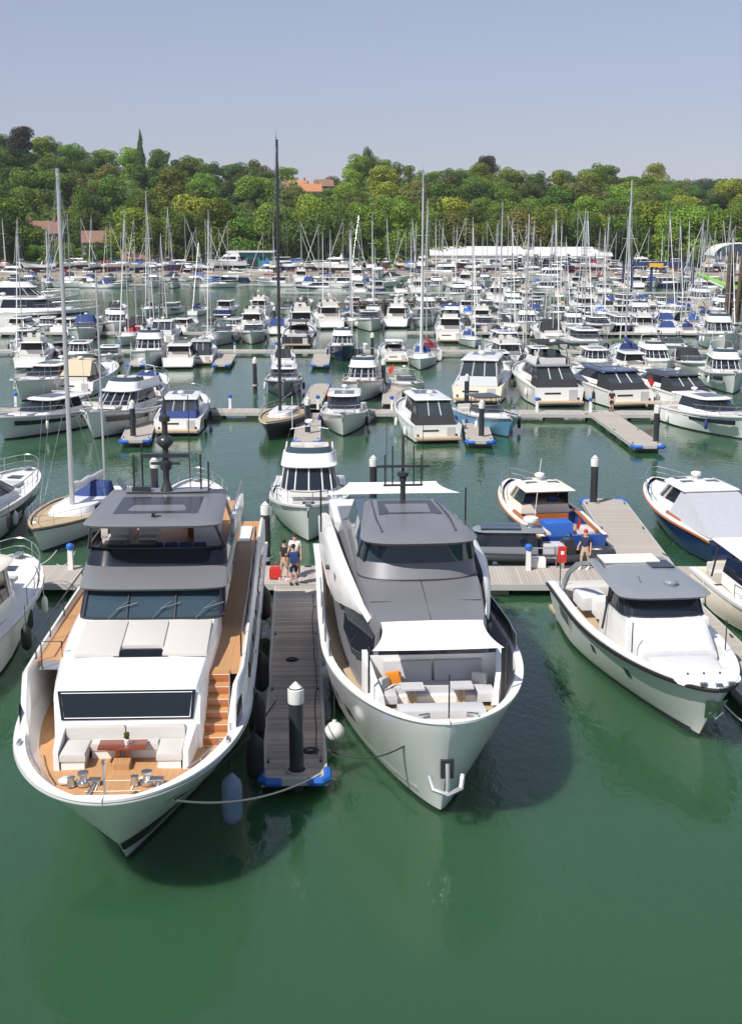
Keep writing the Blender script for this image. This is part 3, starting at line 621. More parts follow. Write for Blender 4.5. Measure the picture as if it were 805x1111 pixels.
# ============================================================ big yacht with the teak foredeck (left)
def yacht_teak():
    r = thing('motor_yacht', (-6.42, 39.7, 0), PI + R(2.3), 'large white motor yacht with orange teak foredeck, red table and grey hardtop', 'yacht')
    W, G, GL = M['white'], M['grey'], M['glass']; Y = lambda w_: 39.7 - w_
    h = hull(r, 24.4, 5.95, 2.98, 2.95, W, ar=.25, aw=.46, rake=.125, wl=.87, trans=.93, qw=1.0, drop=.47, deck=M['teak'], capw=.26, nb=30, nk=18, kpow=1.0, rub=M['lightgrey'], rubr=.03)
    mb = MB(); mb.box((0, -12.6, .5), (5, 1.2, .15)); mb.build('swim_platform', M['teak_across'], r)
    for sx in (-1, 1):
        skin_patch(r, 'anchor_recess', M['dark'], h, .16, .52, Y(31.0), Y(29.5), sx, .02, 8, .16, .30)
        skin_patch(r, 'style_line', M['midgrey'], h, .74, .752, Y(50), Y(28.6), sx, .008, 40)
        skin_patch(r, 'hull_window', GL, h, .5, .72, Y(44.5), Y(36), sx, .012)
        skin_patch(r, 'hull_window', GL, h, .55, .78, Y(49.5), Y(46), sx, .012)
    # raised side decks with high bulwarks
    for sx in (-1, 1):
        mb = MB(); rings = []
        for Yw, zt, zi in ((31.75, 3.2, 2.5), (32.05, 3.6, 2.5), (32.5, 3.98, 2.5), (33.2, 4.12, 3.9), (35, 4.16, 3.9), (40, 4.2, 3.9), (46, 4.2, 3.9), (51.3, 4.1, 3.9)):
            o = h.half(Y(Yw)) - .06 - (.0 if Yw > 33 else .08); i = o - .2 if Yw > 32 else o - .2
            rings.append([(sx * o, Y(Yw), 2.6), (sx * o, Y(Yw), zt - .12), (sx * (o - .08), Y(Yw), zt), (sx * (i + .06), Y(Yw), zt), (sx * i, Y(Yw), zt - .1), (sx * i, Y(Yw), 2.48)])
        mb.loft(rings, True, True, True); mb.build('side_bulwark', W, r, 42)
        mb = MB(); o = h.half(Y(32.4)) - .05
        mb.loft([[(sx * (h.half(Y(yy)) - .125 - (.0 if k else .0)), Y(yy), z) for yy in (31.78, 32.0, 32.3, 32.62)] for k, z in ((0, 2.75), (1, 3.0), (1, 3.35), (1, 3.6))], False)
        mb.build('bulwark_glass', GL, r)
        mb = MB(); rings = []
        for Yw in (34.2 if sx > 0 else 33.25, 36, 40, 45, 51): rings.append([(sx * 1.9, Y(Yw), 4.02), (sx * (h.half(Y(Yw)) - .24), Y(Yw), 4.02), (sx * (h.half(Y(Yw)) - .24), Y(Yw), 3.9), (sx * 1.9, Y(Yw), 3.9)])
        mb.loft(rings, True, True, True); mb.build('side_deck', M['teak'], r)
        # handrail
        pts = [(sx * (h.half(Y(q)) - .25), Y(q), 4.2 + .5) for q in (34.1, 36, 38, 41, 44, 47)]
        mb = MB(); mb.tube([(pts[0][0], pts[0][1], 4.1)] + pts, .025, 6)
        for p in pts: mb.tube([p, (p[0], p[1], 4.1)], .02, 5)
        mb.build('handrail', M['dark'], r)
        mb = MB()
        for q in (34, 36.5, 39, 41.5, 44): skin = h.half(Y(q)) - .05; mb.box((sx * (skin + .01), Y(q + 1), 3.72), (.05, 1.9, .42))
        mb.build('side_window', GL, r)
    # steps up to the side deck (image right), folding platform on the other side
    for k in range(6):
        z = 2.5 + .25 * (k + 1); yy = 31.75 + .25 * k
        mb = MB(); mb.box((-2.16, Y(yy + .125), (2.49 + z) / 2 - .02), (.62, .25, z - 2.51)); st = mb.build('step_riser', M['wood'] if False else W, r)
        mb = MB(); mb.box((-2.16, Y(yy + .14), z - .01), (.60, .235, .045)); mb.build('step', M['teak_across'], r)
        mb = MB(); mb.box((-2.16, Y(yy - .004), z - .13), (.60, .012, .19)); mb.build('step_face', M['wood'], r)
    mb = MB(); mb.box((2.2, Y(33.85), 4.0), (.66, .6, .05)); mb.build('folding_platform', M['midgrey'], r)
    mb = MB(); mb.tube([(1.92, Y(33.55), 4.0), (1.92, Y(33.55), 4.75), (2.46, Y(33.55), 4.75), (2.46, Y(33.55), 4.0)], .022, 6); mb.build('platform_rail', M['dark'], r)
    # coachroof
    def ring(Yw, hw, zt, zb=2.45): return [(-hw - .03, Y(Yw), zb), (-hw, Y(Yw), zt - .2), (-hw + .12, Y(Yw), zt - .03), (-hw * .5, Y(Yw), zt + .015), (hw * .5, Y(Yw), zt + .015), (hw - .12, Y(Yw), zt - .03), (hw, Y(Yw), zt - .2), (hw + .03, Y(Yw), zb)]
    mb = MB(); mb.loft([ring(31.62, 1.76, 3.3), ring(31.63, 1.80, 3.32), ring(31.75, 1.83, 4.02), ring(31.86, 1.84, 4.12), ring(32.4, 1.9, 4.24), ring(33.5, 1.98, 4.42), ring(35, 2.02, 4.66), ring(36.5, 2.02, 4.78), ring(37, 2.0, 4.78)], True, True, True)
    mb.build('coachroof', W, r, 40)
    P = lambda x, Yw, z: (x, Y(Yw), z)
    mb = MB(); mb.slab([P(-1.66, 31.585, 3.31), P(1.66, 31.585, 3.31), P(1.70, 31.72, 4.05), P(-1.70, 31.72, 4.05)], .0)
    mb = MB(); mb.add([P(-1.64, 31.60, 3.30), P(1.64, 31.60, 3.30), P(1.72, 31.70, 4.04), P(-1.72, 31.70, 4.04)], [(0, 1, 2, 3)]); lw = mb.build('lower_window', GL, r)
    mb = MB(); z0, z1, e = 3.345, 3.995, .006
    fr = [(-1.56, 31.60, 3.36), (1.56, 31.60, 3.36), (1.63, 31.69, 3.985), (-1.63, 31.69, 3.985)]
    mb.tube([P(a, b - .012, c) for a, b, c in fr + fr[:1]], .012, 4); mb.build('window_trim', W, lw)
    # foredeck settee
    mb = MB()
    for sx in (-1, 1): mb.loft([[(sx * 1.74, Y(31.58), 2.5), (sx * 1.74, Y(31.58), 3.22), (sx * 1.52, Y(31.58), 3.22), (sx * 1.5, Y(31.58), 2.5)], [(sx * 1.62, Y(30.3), 2.5), (sx * 1.62, Y(30.3), 2.98), (sx * 1.5, Y(30.3), 2.98), (sx * 1.48, Y(30.3), 2.5)]], True, True, True)
    mb.box((0, Y(31.52), 2.86), (3.1, .16, .72)); mb.build('settee_shell', W, r)
    for sx in (-1, 1):
        mb = MB(); mb.rbox((sx * 1.16, Y(30.78), 2.84), (.62, .98, .2), .06); mb.build('seat_cushion', M['cushion'], r)
        mb = MB(); mb.box((sx * 1.16, Y(30.8), 2.62), (.56, .96, .25)); mb.build('seat_base', W, r)
        mb = MB(); mb.rbox((sx * .74, Y(31.36), 3.06), (1.44, .18, .4), .06); mb.build('back_cushion', M['cushion'], r)
    mb = MB(); mb.rbox((0, Y(31.12), 2.84), (1.66, .34, .2), .06); mb.build('seat_cushion', M['cushion'], r)
    mb = MB(); mb.box((0, Y(31.12), 2.62), (1.6, .3, .25)); mb.build('seat_base', W, r)
    mb = MB(); mb.box(P(.0, 30.72, 2.985), (1.16, .56, .05)); t = mb.build('foredeck_table', M['redwood'], r)
    mb = MB(); mb.box(P(-.12, 30.72, 2.72), (.1, .2, .5)); mb.box(P(.12, 30.72, 2.72), (.1, .2, .5)); mb.build('pedestal', M['wood'], t)
    mb = MB(); mb.box(P(0, 30.4, 2.6), (.42, .42, .2)); mb.build('step_box', M['teak'], r)
    for x in (-.74, .74):      # windlasses
        mb = MB(); mb.lathe([(.17, 0), (.17, .08), (.1, .1), (.08, .22), (.13, .26), (.13, .32), (.02, .33)], P(x, 29.35, 2.56), 12); mb.lathe([(.11, 0), (.08, .18), (.1, .22), (.02, .23)], P(x + .28, 29.3, 2.56), 10)
        mb.box(P(x - .25, 29.4, 2.62), (.28, .22, .12)); mb.tube([P(x - .25, 29.25, 2.6), P(x - .2, 28.7, 2.58)], .05, 6); wl = mb.build('windlass', M['steel'], r)
        mb = MB(); mb.lathe([(.2, 0), (.22, .05), (.12, .11), (.02, .12)], P(x + (.42 if x > 0 else -.0), 29.55, 2.55), 12); mb.build('rope_coil', M['rope'], wl)
    mb = MB(); mb.tube([P(.08, 28.35, 2.5), P(.08, 28.3, 3.55)], .028, 8); mb.lathe([(.05, 0), (.05, .08), (.01, .1)], P(.08, 28.3, 3.52), 8); mb.build('jackstaff', M['steel'], r)
    mb = MB(); mb.box(P(0, 29.55, 2.562), (1.1, .03, .012)); mb.box(P(0, 28.95, 2.562), (1.3, .03, .012)); mb.box(P(-.42, 29.25, 2.562), (.03, .6, .012)); mb.box(P(.42, 29.25, 2.562), (.03, .6, .012)); mb.build('hatch_trim', M['cream'], r)
    for sx in (-1, 1):
        mb = MB(); pts = [(sx * (h.half(Y(q)) - .36), Y(q), 2.98 + .02) for q in (29.2, 29.8, 30.4, 31.0)]; mb.tube(pts, .02, 5)
        for q in pts: mb.tube([q, (q[0], q[1], 2.55)], .015, 4)
        mb.build('grab_rail', M['steel'], r)
        mb = MB(); mb.box((sx * (h.half(Y(30.9)) - .12), Y(30.9), 3.03), (.08, .3, .06)); mb.build('cleat', M['steel'], r)
    # sunpad with its skylight
    def top(Yw): return interp(Yw, [(32.4, 4.24), (33.5, 4.42), (35, 4.66), (36.5, 4.78)]) + .01
    def pad(x0, x1, a, b, nm, m, t=.1, taper=0):
        mb = MB(); lo = [(x0 + taper, Y(a), top(a)), (x1 - taper, Y(a), top(a)), (x1, Y(b), top(b)), (x0, Y(b), top(b))]
        cx = (x0 + x1) / 2; cy = (Y(a) + Y(b)) / 2
        rings = [lo, [(p[0], p[1], p[2] + t * .7) for p in lo], [(cx + (p[0] - cx) * .985, cy + (p[1] - cy) * .985, p[2] + t) for p in lo], [(cx + (p[0] - cx) * .93, cy + (p[1] - cy) * .93, p[2] + t * 1.1) for p in lo]]
        mb.loft(rings, True, True, True); return mb.build(nm, m, r, 50)
    pad(-1.72, -.56, 33.25, 35.25, 'sunpad', M['cushion']); pad(.56, 1.72, 33.25, 35.25, 'sunpad', M['cushion']); pad(-.545, .545, 33.72, 35.25, 'sunpad', M['cushion'])
    mb = MB(); mb.add([(-.72, Y(33.22), top(33.22) + .03), (.72, Y(33.22), top(33.22) + .03), (.5, Y(33.68), top(33.68) + .03), (-.5, Y(33.68), top(33.68) + .03)], [(0, 1, 2, 3)]); mb.build('skylight', GL, r)
    # wheelhouse
    a = plan(4.72, Y(47), Y(35.55), 1.99, .55, 1.9, 3.4); b = plan(5.40, Y(47), Y(36.35), 1.94, .5, 1.9, 3.4)
    ws = seg(r, 'wheelhouse_glass', M['glass2'], a, b, False, True)
    frames(r, 'windscreen_pillar', M['dark'], a, b, (1, 3, 13, 15), .05)
    mb = MB()
    for x in (-.66, .66): mb.tube([P(x, 35.54, 4.73), P(x, 36.33, 5.4)], .035, 5)
    mb.tube(a[1:16], .05, 5); mb.build('windscreen_frame', M['dark'], ws)
    for x in (-1.25, -.05, 1.15):
        mb = MB(); mb.tube([P(x, 35.50, 4.77), P(x - .28, 35.78, 5.02), P(x - .5, 35.92, 5.13)], .016, 5); mb.tube([P(x - .2, 35.70, 4.98), P(x - .75, 35.9, 5.1)], .012, 4); mb.build('wiper', M['steel'], r)
    b0 = plan(5.40, Y(46.2), Y(36.02), 2.04, .5, 1.98, 3.2); b1 = plan(5.46, Y(46.2), Y(35.98), 2.08, .5, 2.0, 3.2); b2 = plan(5.86, Y(46.2), Y(36.9), 2.06, .55, 2.0, 3.0)
    mb = MB(); mb.loft([b0, b1, b2], True, True, True); mb.build('brow', G, r, 30)
    f0 = plan(5.865, Y(41.2), Y(36.96), 2.03, .55, 2.0, 3.0); f1 = plan(6.32, Y(41.2), Y(37.3), 2.0, .55, 1.98, 3.0)
    mb = MB(); mb.loft([f0, f1], False); mb.build('flybridge_windscreen', GL, r)
    mb = MB(); mb.tube(f1, .025, 5); mb.build('windscreen_rim', M['dark'], r)
    mb = MB(); fl = plan(5.89, Y(46), Y(37.2), 1.95, .5, 1.9); mb.slab(list(reversed(fl)), .03); mb.build('flybridge_deck', M['teak'], r)
    for sx in (-1, 1):
        mb = MB(); mb.loft([[(sx * 2.02, Y(q), 5.6), (sx * 2.02, Y(q), zt), (sx * 1.9, Y(q), zt), (sx * 1.9, Y(q), 5.6)] for q, zt in ((41, 6.35), (43, 6.32), (45, 6.25), (46.2, 6.1))], True, True, True); mb.build('flybridge_coaming', W, r)
        mb = MB(); mb.tube([(sx * 1.95, Y(37.5), 6.3), (sx * 1.72, Y(36.75), 7.18)], .05, 6); mb.build('hardtop_post', M['dark'], r)
        mb = MB(); mb.loft([[(sx * 1.97, Y(q), 6.3), (sx * 1.78, Y(q - .55), 7.16)] for q in (40.4, 41.3)], False); mb.build('hardtop_pillar', M['dark'], r)
        mb = MB(); mb.tube([(sx * 1.97, Y(q), 6.62) for q in (40, 42, 44, 46)], .02, 5)
        for q in (42, 43, 44, 45, 46): mb.tube([(sx * 1.97, Y(q), 6.62), (sx * 1.97, Y(q), 6.2)], .015, 4)
        mb.build('flybridge_rail', M['steel'], r)
    # flybridge furniture
    for x in (-.1, .75):
        mb = MB(); mb.rbox(P(x * 1.0 + .45, 38.3, 6.3), (.55, .5, .3), .06); mb.rbox(P(x + .45, 38.55, 6.62), (.55, .16, .75), .06); mb.build('helm_seat', M['cushion'], r)
    mb = MB(); mb.box(P(.8, 37.75, 6.15), (1.5, .5, .5)); mb.build('helm_console', M['dark'], r)
    mb = MB(); mb.rbox(P(1.45, 40.2, 6.12), (.75, 2.2, .42), .06); mb.rbox(P(1.75, 40.2, 6.45), (.2, 2.2, .5), .06); mb.build('sofa', M['cushion'], r)
    mb = MB(); mb.box(P(-.75, 40.6, 6.42), (1.2, .8, .06)); mb.build('fly_table', M['wood'], r)
    mb = MB(); mb.box(P(-.75, 40.6, 6.14), (.3, .3, .5)); mb.build('table_leg', M['wood'], r)
    for x in (-1.2, -.55):
        mb = MB(); mb.box(P(x, 42.0, 6.3), (.5, .5, .06)); mb.box(P(x, 42.25, 6.6), (.5, .06, .55)); mb.box(P(x, 42, 6.08), (.44, .44, .36)); mb.build('fly_chair', M['wood'], r)
    mb = MB(); mb.rbox(P(-1.3, 39.6, 6.2), (.8, .7, .6), .05); mb.build('wet_bar', M['white2'], r)
    for k in range(4):
        mb = MB(); mb.rbox(P(-1.2 + .42 * k, 37.95, 6.15), (.36, .16, .36), .06, .2 * k); mb.build('cushion', M['canvasblue'], r)
    # hardtop
    a = plan(7.12, Y(41.1), Y(36.35), 1.88, .55, 1.75, 4.0); b = plan(7.2, Y(41.2), Y(36.25), 1.95, .6, 1.83, 4.0); c = plan(7.29, Y(41.1), Y(36.4), 1.84, .55, 1.72, 4.0)
    mb = MB(); rings = [a, b, c]
    for k, q in ((.8, .04), (.4, .06)): rings.append([(p[0] * k, Y(38.7) + (p[1] - Y(38.7)) * k, p[2] + q) for p in c])
    mb.loft(rings, True, True, True); ht = mb.build('hardtop', G, r, 35)
    mb = MB(); mb.add([P(-1.2, 37.3, 7.345), P(1.2, 37.3, 7.345), P(1.2, 39.6, 7.355), P(-1.2, 39.6, 7.355)], [(0, 1, 2, 3)]); mb.build('sunroof', M['dark'], ht)
    mb = MB(); mb.lathe([(.05, 0), (.05, .1), (.16, .13), (.02, .16)], P(.0, 36.9, 7.33), 10); mb.build('horn', M['dark'], ht)
    mb = MB(); mb.loft([[(x, Y(40.1 + d), z) for x, z in ((-1.5, 7.75), (-1.25, 7.42), (0, 7.38), (1.25, 7.42), (1.5, 7.75))] for d in (0, .7)], False); mb.build('aerial_wing', G, ht)
    mb = MB(); mb.lathe([(.2, 0), (.14, .15), (.1, .3), (.1, .6), (.19, .68), (.19, .9), (.1, .95), (.09, 1.3), (.16, 1.36), (.25, 1.45), (.27, 1.56), (.2, 1.66), (.09, 1.72), (.09, 2.1), (.17, 2.15), (.17, 2.3), (.06, 2.36), (.04, 2.8), (.01, 2.9)], P(0, 40.4, 7.4), 14)
    mb.build('mast', M['dark'], ht, 50)
    mb = MB(); mb.box(P(0, 40.35, 8.5), (1.5, .2, .12)); mb.box(P(0, 40.35, 8.25), (.9, .1, .08)); mb.build('radar_scanner', M['dark'], ht)
    for x, q, zz in ((-1.05, 40.5, 1.1), (1.0, 40.5, 1.1), (-1.3, 40.3, .9), (.75, 40.6, 1.4), (-.7, 40.7, 2.9)):
        mb = MB(); mb.tube([P(x, q, 7.4), P(x, q, 7.4 + zz)], .03 if zz < 2 else .014, 5); mb.build('aerial', M['dark'], ht)
    mb = MB(); mb.box(P(.75, 40.3, 7.48), (.55, .3, .14)); mb.build('searchlight', M['dark'], ht)
    # aft body hidden behind the wheelhouse
    mb = MB(); mb.box(P(0, 48.6, 3.4), (4.6, 2.4, 1.4)); mb.build('aft_saloon', W, r)
    for c_ in r.children:
        if c_.name.split('.')[0] in ('wheelhouse_glass', 'windscreen_pillar', 'wiper', 'brow', 'flybridge_windscreen', 'windscreen_rim', 'flybridge_deck', 'flybridge_coaming', 'hardtop_post', 'hardtop_pillar', 'flybridge_rail', 'helm_seat', 'helm_console', 'sofa', 'fly_table', 'table_leg', 'fly_chair', 'wet_bar', 'cushion', 'hardtop', 'sunpad', 'skylight'): c_.location.x -= .16
    return r, h
y1, h1 = yacht_teak()
pot = MB(); pot.lathe([(.05, 0), (.07, .13), (.06, .14)], (0, 0, 0), 10)
pl = thing('potted_plant', (-5.95, 30.68, 3.012), 0, 'small potted plant standing on the red foredeck table of the left yacht', 'plant')
pot.build('pot', M['white'], pl); lf = MB()
for k in range(14):
    a = k * 2.4; p = Vector((.05 * math.cos(a), .05 * math.sin(a), .14 + .012 * k)); lf.quad((0, 0, .13), p + Vector((.03, 0, 0)), p + Vector((0, 0, .05)), p - Vector((.03, 0, 0)))
lf.build('leaves', M['leaf'], pl)

# ============================================================ grey-topped yacht (centre)
def yacht_grey():
    r = thing('motor_yacht', (1.15, 42.2, 0), PI + R(4.6), 'white motor yacht with sculpted grey roof and white awning over the bow lounge', 'yacht')
    W, G, GL = M['white'], M['grey'], M['glass']; Y = lambda w_: 42.2 - w_; P = lambda x, q, z: (x, Y(q), z)
    h = hull(r, 21.2, 5.85, 3.2, 2.75, W, ar=.345, aw=.5, rake=.078, wl=.84, trans=.9, qw=1.25, drop=.5, deck=M['teakpale'], capw=.22, nb=28, nk=18, kpow=1.1, spow=1.3)
    for sx in (-1, 1):
        for a, b in ((37.6, 36.9), (39.3, 38.6), (41.4, 40.6)): skin_patch(r, 'porthole', M['white2'] if False else GL, h, .38, .52, Y(a), Y(b), sx, .012, 4)
        skin_patch(r, 'hull_window', GL, h, .55, .72, Y(48.5), Y(43.5), sx, .012)
        skin_patch(r, 'spray_rail', W, h, .1, .14, Y(45), Y(33.9), sx, .03)
    # anchor in its pocket
    mb = MB(); yb = h.grid[10][-1][1]; zb = h.grid[10][-1][2]
    mb.box((0, yb + .03, 1.75), (.34, .18, .5)); mb.build('anchor_pocket', M['dark'], r)
    mb = MB(); mb.tube([(0, yb + .1, 1.9), (0, yb + .22, 1.4), (0, yb + .2, 1.15)], .06, 6); mb.tube([(-.42, yb - .1, 1.5), (-.36, yb + .12, 1.22), (0, yb + .24, 1.1), (.36, yb + .12, 1.22), (.42, yb - .1, 1.5)], .07, 6); mb.build('anchor', M['alloy'], r)
    mb = MB(); mb.box((0, -10.95, .5), (5, 1.0, .15)); mb.build('swim_platform', M['teakpale'], r)
    mb = MB()
    for sx in (-1, 1): mb.box((sx * .62, Y(32.02), 3.24), (.3, .1, .1), sx * .35)
    mb.build('fairlead', M['steel'], r)
    # bow lounge
    mb = MB(); mb.rbox(P(0, 33.4, 2.84), (2.3, .62, .28), .06); mb.build('sunpad', M['greycushion'], r)
    mb = MB(); mb.box(P(0, 33.4, 2.68), (2.3, .6, .08)); mb.build('sunpad_base', W, r)
    mb = MB(); mb.rbox(P(0, 34.95, 2.95), (2.7, .5, .26), .06); mb.build('seat_cushion', M['greycushion'], r)
    for x in (-.7, .7):
        mb = MB(); mb.loft([[(x + .66, Y(a), z), (x - .66, Y(a), z)] for a, z in ((35.18, 3.05), (35.3, 3.6), (35.42, 3.62), (35.45, 3.0))], False); mb.build('back_cushion', M['greycushion'], r)
        mb = MB(); mb.box(P(x * .95, 34.35, 3.2), (.62, .56, .05)); tb = mb.build('lounge_table', M['greycushion'], r)
        mb = MB(); mb.box(P(x * .95 - .07, 34.35, 2.92), (.07, .1, .52)); mb.box(P(x * .95 + .07, 34.35, 2.92), (.07, .1, .52)); mb.build('pedestal', M['teakpale'], tb)
    for sx in (-1, 1):
        mb = MB(); mb.rbox(P(sx * 1.34, 34.5, 2.92), (.5, .75, .26), .06); mb.build('seat_cushion', M['greycushion'], r)
        mb = MB(); mb.loft([[(sx * (x_ - .2), Y(a), 2.75), (sx * (x_ - .14), Y(a), zt), (sx * x_, Y(a), zt), (sx * x_, Y(a), 2.75)] for a, zt, x_ in ((33.95, 3.1, 1.62), (34.6, 3.5, 1.8), (35.5, 3.9, 1.95))], True, True, True); mb.build('settee_wing', W, r)
    mb = MB(); mb.box(P(0, 34.95, 2.76), (2.9, .95, .2)); mb.build('settee_base', W, r)
    mb = MB(); mb.rbox(P(1.12, 35.0, 3.22), (.4, .16, .4), .06, .25); mb.build('cushion', M['orange'], r)
    mb = MB(); mb.rbox(P(-1.25, 34.9, 3.2), (.4, .16, .38), .06, -.4); mb.rbox(P(1.42, 34.75, 3.18), (.36, .16, .34), .06, .9); mb.build('cushion', M['lightgrey'], r)
    # coachroof: long sloping grey plane with faceted white shoulders
    def ring(q, hw, zt, hb, zb): return [P(-hb, q, zb), P(-hw - .1, q, zt - .28), P(-hw, q, zt), P(-hw * .5, q, zt + .03), P(hw * .5, q, zt + .03), P(hw, q, zt), P(hw + .1, q, zt - .28), P(hb, q, zb)]
    mb = MB(); mb.loft([ring(35.46, 1.45, 4.58, 1.75, 2.6), ring(36.5, 1.58, 4.78, 2.0, 2.6), ring(38.4, 1.75, 5.08, 2.2, 2.6), ring(41, 1.85, 5.1, 2.3, 2.6), ring(49, 1.85, 5.1, 2.3, 2.6)], True, True, True); mb.build('coachroof', G, r, 30)
    mb = MB()
    mb.tube([P(0, 35.5, 4.625), P(0, 38.3, 5.12)], .012, 4); mb.tube([P(-1.6, 36.9, 4.86), P(1.6, 36.9, 4.86)], .012, 4); mb.build('roof_seam', M['dark'], r)
    mb = MB(); mb.add([P(-1.44, 35.44, 4.5), P(1.44, 35.44, 4.5), P(1.5, 35.43, 3.68), P(-1.5, 35.43, 3.68)], [(0, 1, 2, 3)]); mb.build('front_window', GL, r)
    mb = MB(); mb.box(P(0, 35.42, 3.2), (3.6, .06, 1.1)); mb.build('lounge_bulkhead', W, r)
    for sx in (-1, 1):
        mb = MB(); mb.add([(sx * 1.70, Y(35.50), 3.4), (sx * 1.60, Y(35.53), 4.3), (sx * 1.90, Y(37.6), 4.5), (sx * 2.16, Y(39.5), 4.3), (sx * 2.22, Y(39.5), 3.3), (sx * 2.12, Y(37.0), 3.3)], [(0, 1, 2, 3, 4, 5)])
        mb.build('saloon_window', GL, r)
        # white wing sweeping up to the wheelhouse side
        mb = MB(); rings = []
        for q, x, zb, zt, t in ((36.3, 1.68, 4.52, 4.58, .03), (37.0, 1.84, 4.45, 4.74, .07), (38, 2.02, 4.32, 4.94, .13), (39.2, 2.2, 4.1, 5.08, .2), (41, 2.4, 3.75, 5.16, .3), (44, 2.5, 3.5, 5.14, .32), (48, 2.5, 3.3, 4.95, .3), (51.5, 2.45, 3.1, 4.3, .26)):
            rings.append([(sx * x, Y(q), zb), (sx * (x + .04), Y(q), zt - .15), (sx * (x - .08), Y(q), zt), (sx * (x - t), Y(q), zt + .02), (sx * (x - t - .02), Y(q), zb)])
        mb.loft(rings, True, True, True); mb.build('side_wing', W, r, 50)
        mb = MB(); mb.loft([[(sx * (h.half(Y(q)) - .12), Y(q), h.sheer(Y(q)) + z) for q in (37.5, 39, 41, 43, 45)] for z in (.02, .55)], False); mb.build('glass_bulwark', M['glass2'], r)
        mb = MB(); mb.tube([(sx * (h.half(Y(q)) - .12), Y(q), h.sheer(Y(q)) + .57) for q in (37.4, 39, 41, 43, 45)], .022, 5)
        for q in (37.5, 39, 41, 43): mb.tube([(sx * (h.half(Y(q)) - .12), Y(q), h.sheer(Y(q)) + z) for z in (0, .57)], .018, 4)
        mb.build('bulwark_rail', M['steel'], r)
        mb = MB(); mb.box((sx * 2.64, Y(40.6), 4.95), (.12, .35, .06)); mb.build('cleat', M['dark'], r)
    # wheelhouse
    a = plan(5.1, Y(45), Y(38.25), 1.82, 1.1, 1.78, 2.6); b = plan(5.56, Y(45), Y(38.5), 1.76, 1.0, 1.72, 2.6); c = plan(6.2, Y(45), Y(38.35), 1.62, .9, 1.5, 2.8)
    seg(r, 'wheelhouse_base', G, a, b, False, True); seg(r, 'wheelhouse_glass', M['glass2'], b, c, False, True)
    frames(r, 'wheelhouse_pillar', M['dark'], b, c, (1, 3, 13, 15), .05); mb = MB(); mb.tube(a[1:16], .03, 4); mb.build('base_trim', M['dark'], r)
    mb = MB(); mb.box(P(-.45, 38.75, 5.72), (1.2, .12, .2)); mb.build('dashboard', M['dark'], r)
    a = plan(6.2, Y(43.7), Y(38.05), 1.66, 1.0, 1.2, 3.0); b = plan(6.3, Y(43.8), Y(37.9), 1.75, 1.05, 1.25, 3.0); c = plan(6.44, Y(43.6), Y(38.25), 1.55, .9, 1.12, 3.0)
    mb = MB(); rings = [a, b, c]
    for k, q in ((.86, .05), (.5, .08)): rings.append([(p[0] * k, Y(40.9) + (p[1] - Y(40.9)) * k, p[2] + q) for p in c])
    mb.loft(rings, True, True, True); ht = mb.build('hardtop', G, r, 35)
    mb = MB(); mb.add([P(-1.0, 41.0, 6.522), P(1.0, 41.0, 6.522), P(.88, 43.2, 6.505), P(-.88, 43.2, 6.505)], [(0, 1, 2, 3)]); mb.build('sunroof', M['dark'], ht)
    for sx in (-1, 1): mb = MB(); mb.tube([P(sx * 1.1, 38.7, 6.5), P(sx * 1.15, 40.5, 6.53), P(sx * 1.05, 43.3, 6.48)], .03, 5); mb.build('roof_rail', M['dark'], ht)
    mb = MB(); mb.tube([P(0, 43.4, 6.45), P(0, 43.4, 7.3)], .09, 8); mb.lathe([(.12, 0), (.12, .12), (.2, .2), (.2, .3), (.05, .34), (.05, 1.5), (.02, 1.6)], P(0, 43.4, 7.1), 10); mb.build('mast', M['dark'], ht)
    mb = MB(); mb.box(P(0, 43.35, 7.62), (1.75, .14, .08)); mb.box(P(0, 43.35, 6.98), (1.3, .1, .06)); mb.build('radar_scanner', M['dark'], ht)
    for x, z in ((-.35, 1.0), (.35, 1.0), (-.6, .7), (.6, .7), (.55, 2.0), (-.65, 1.7)):
        mb = MB(); mb.tube([P(x, 43.35, 7.0), P(x, 43.35, 7.3 + z)], .025 if z < 1.5 else .01, 5); mb.build('aerial', M['dark'], ht)
    mb = MB(); mb.box(P(0, 48.5, 3.9), (4.2, 4, 2.3)); mb.build('aft_saloon', W, r)
    # awnings and their poles
    def sail(cor, name, sag):
        mb = MB(); n = 10; rows = []
        for i in range(n + 1):
            u = i / n; row = []
            for j in range(n + 1):
                v = j / n; p = [lerp(lerp(cor[0][k], cor[1][k], v), lerp(cor[3][k], cor[2][k], v), u) for k in range(3)]
                p[2] -= sag * 16 * u * (1 - u) * v * (1 - v); cxm = sum(c_[0] for c_ in cor) / 4; p[0] += (cxm - p[0]) * .09 * 4 * u * (1 - u); p[1] += -.12 * 4 * v * (1 - v) * (u - .5) * -1; row.append(p)
            rows.append(row)
        mb.loft(rows, False); return mb.build(name, M['awning'], r)
    sail([P(1.42, 35.5, 4.68), P(-1.42, 35.5, 4.68), P(-1.78, 34.1, 4.32), P(1.78, 34.1, 4.32)], 'bow_awning', .1)
    for x in (-1.86, 1.86): mb = MB(); mb.tube([P(x, 34.1, 3.15), P(x, 34.1, 4.42)], .035, 6); mb.build('awning_pole', M['dark'], r)
    mb = MB(); mb.tube([P(0, 31.95, 3.2), P(0, 31.95, 4.35)], .022, 6); mb.build('jackstaff', M['dark'], r)
    sail([P(2.5, 46.0, 6.15), P(-2.3, 46.0, 6.15), P(-1.9, 49.5, 5.9), P(1.4, 49.5, 5.9)], 'aft_awning', .12)
    for x in (-2.45, 2.62): mb = MB(); mb.tube([P(x, 45.7, 4.9), P(x, 45.7, 6.4)], .035, 6); mb.build('awning_pole', M['dark'], r)
    return r, h
y2, h2 = yacht_grey()

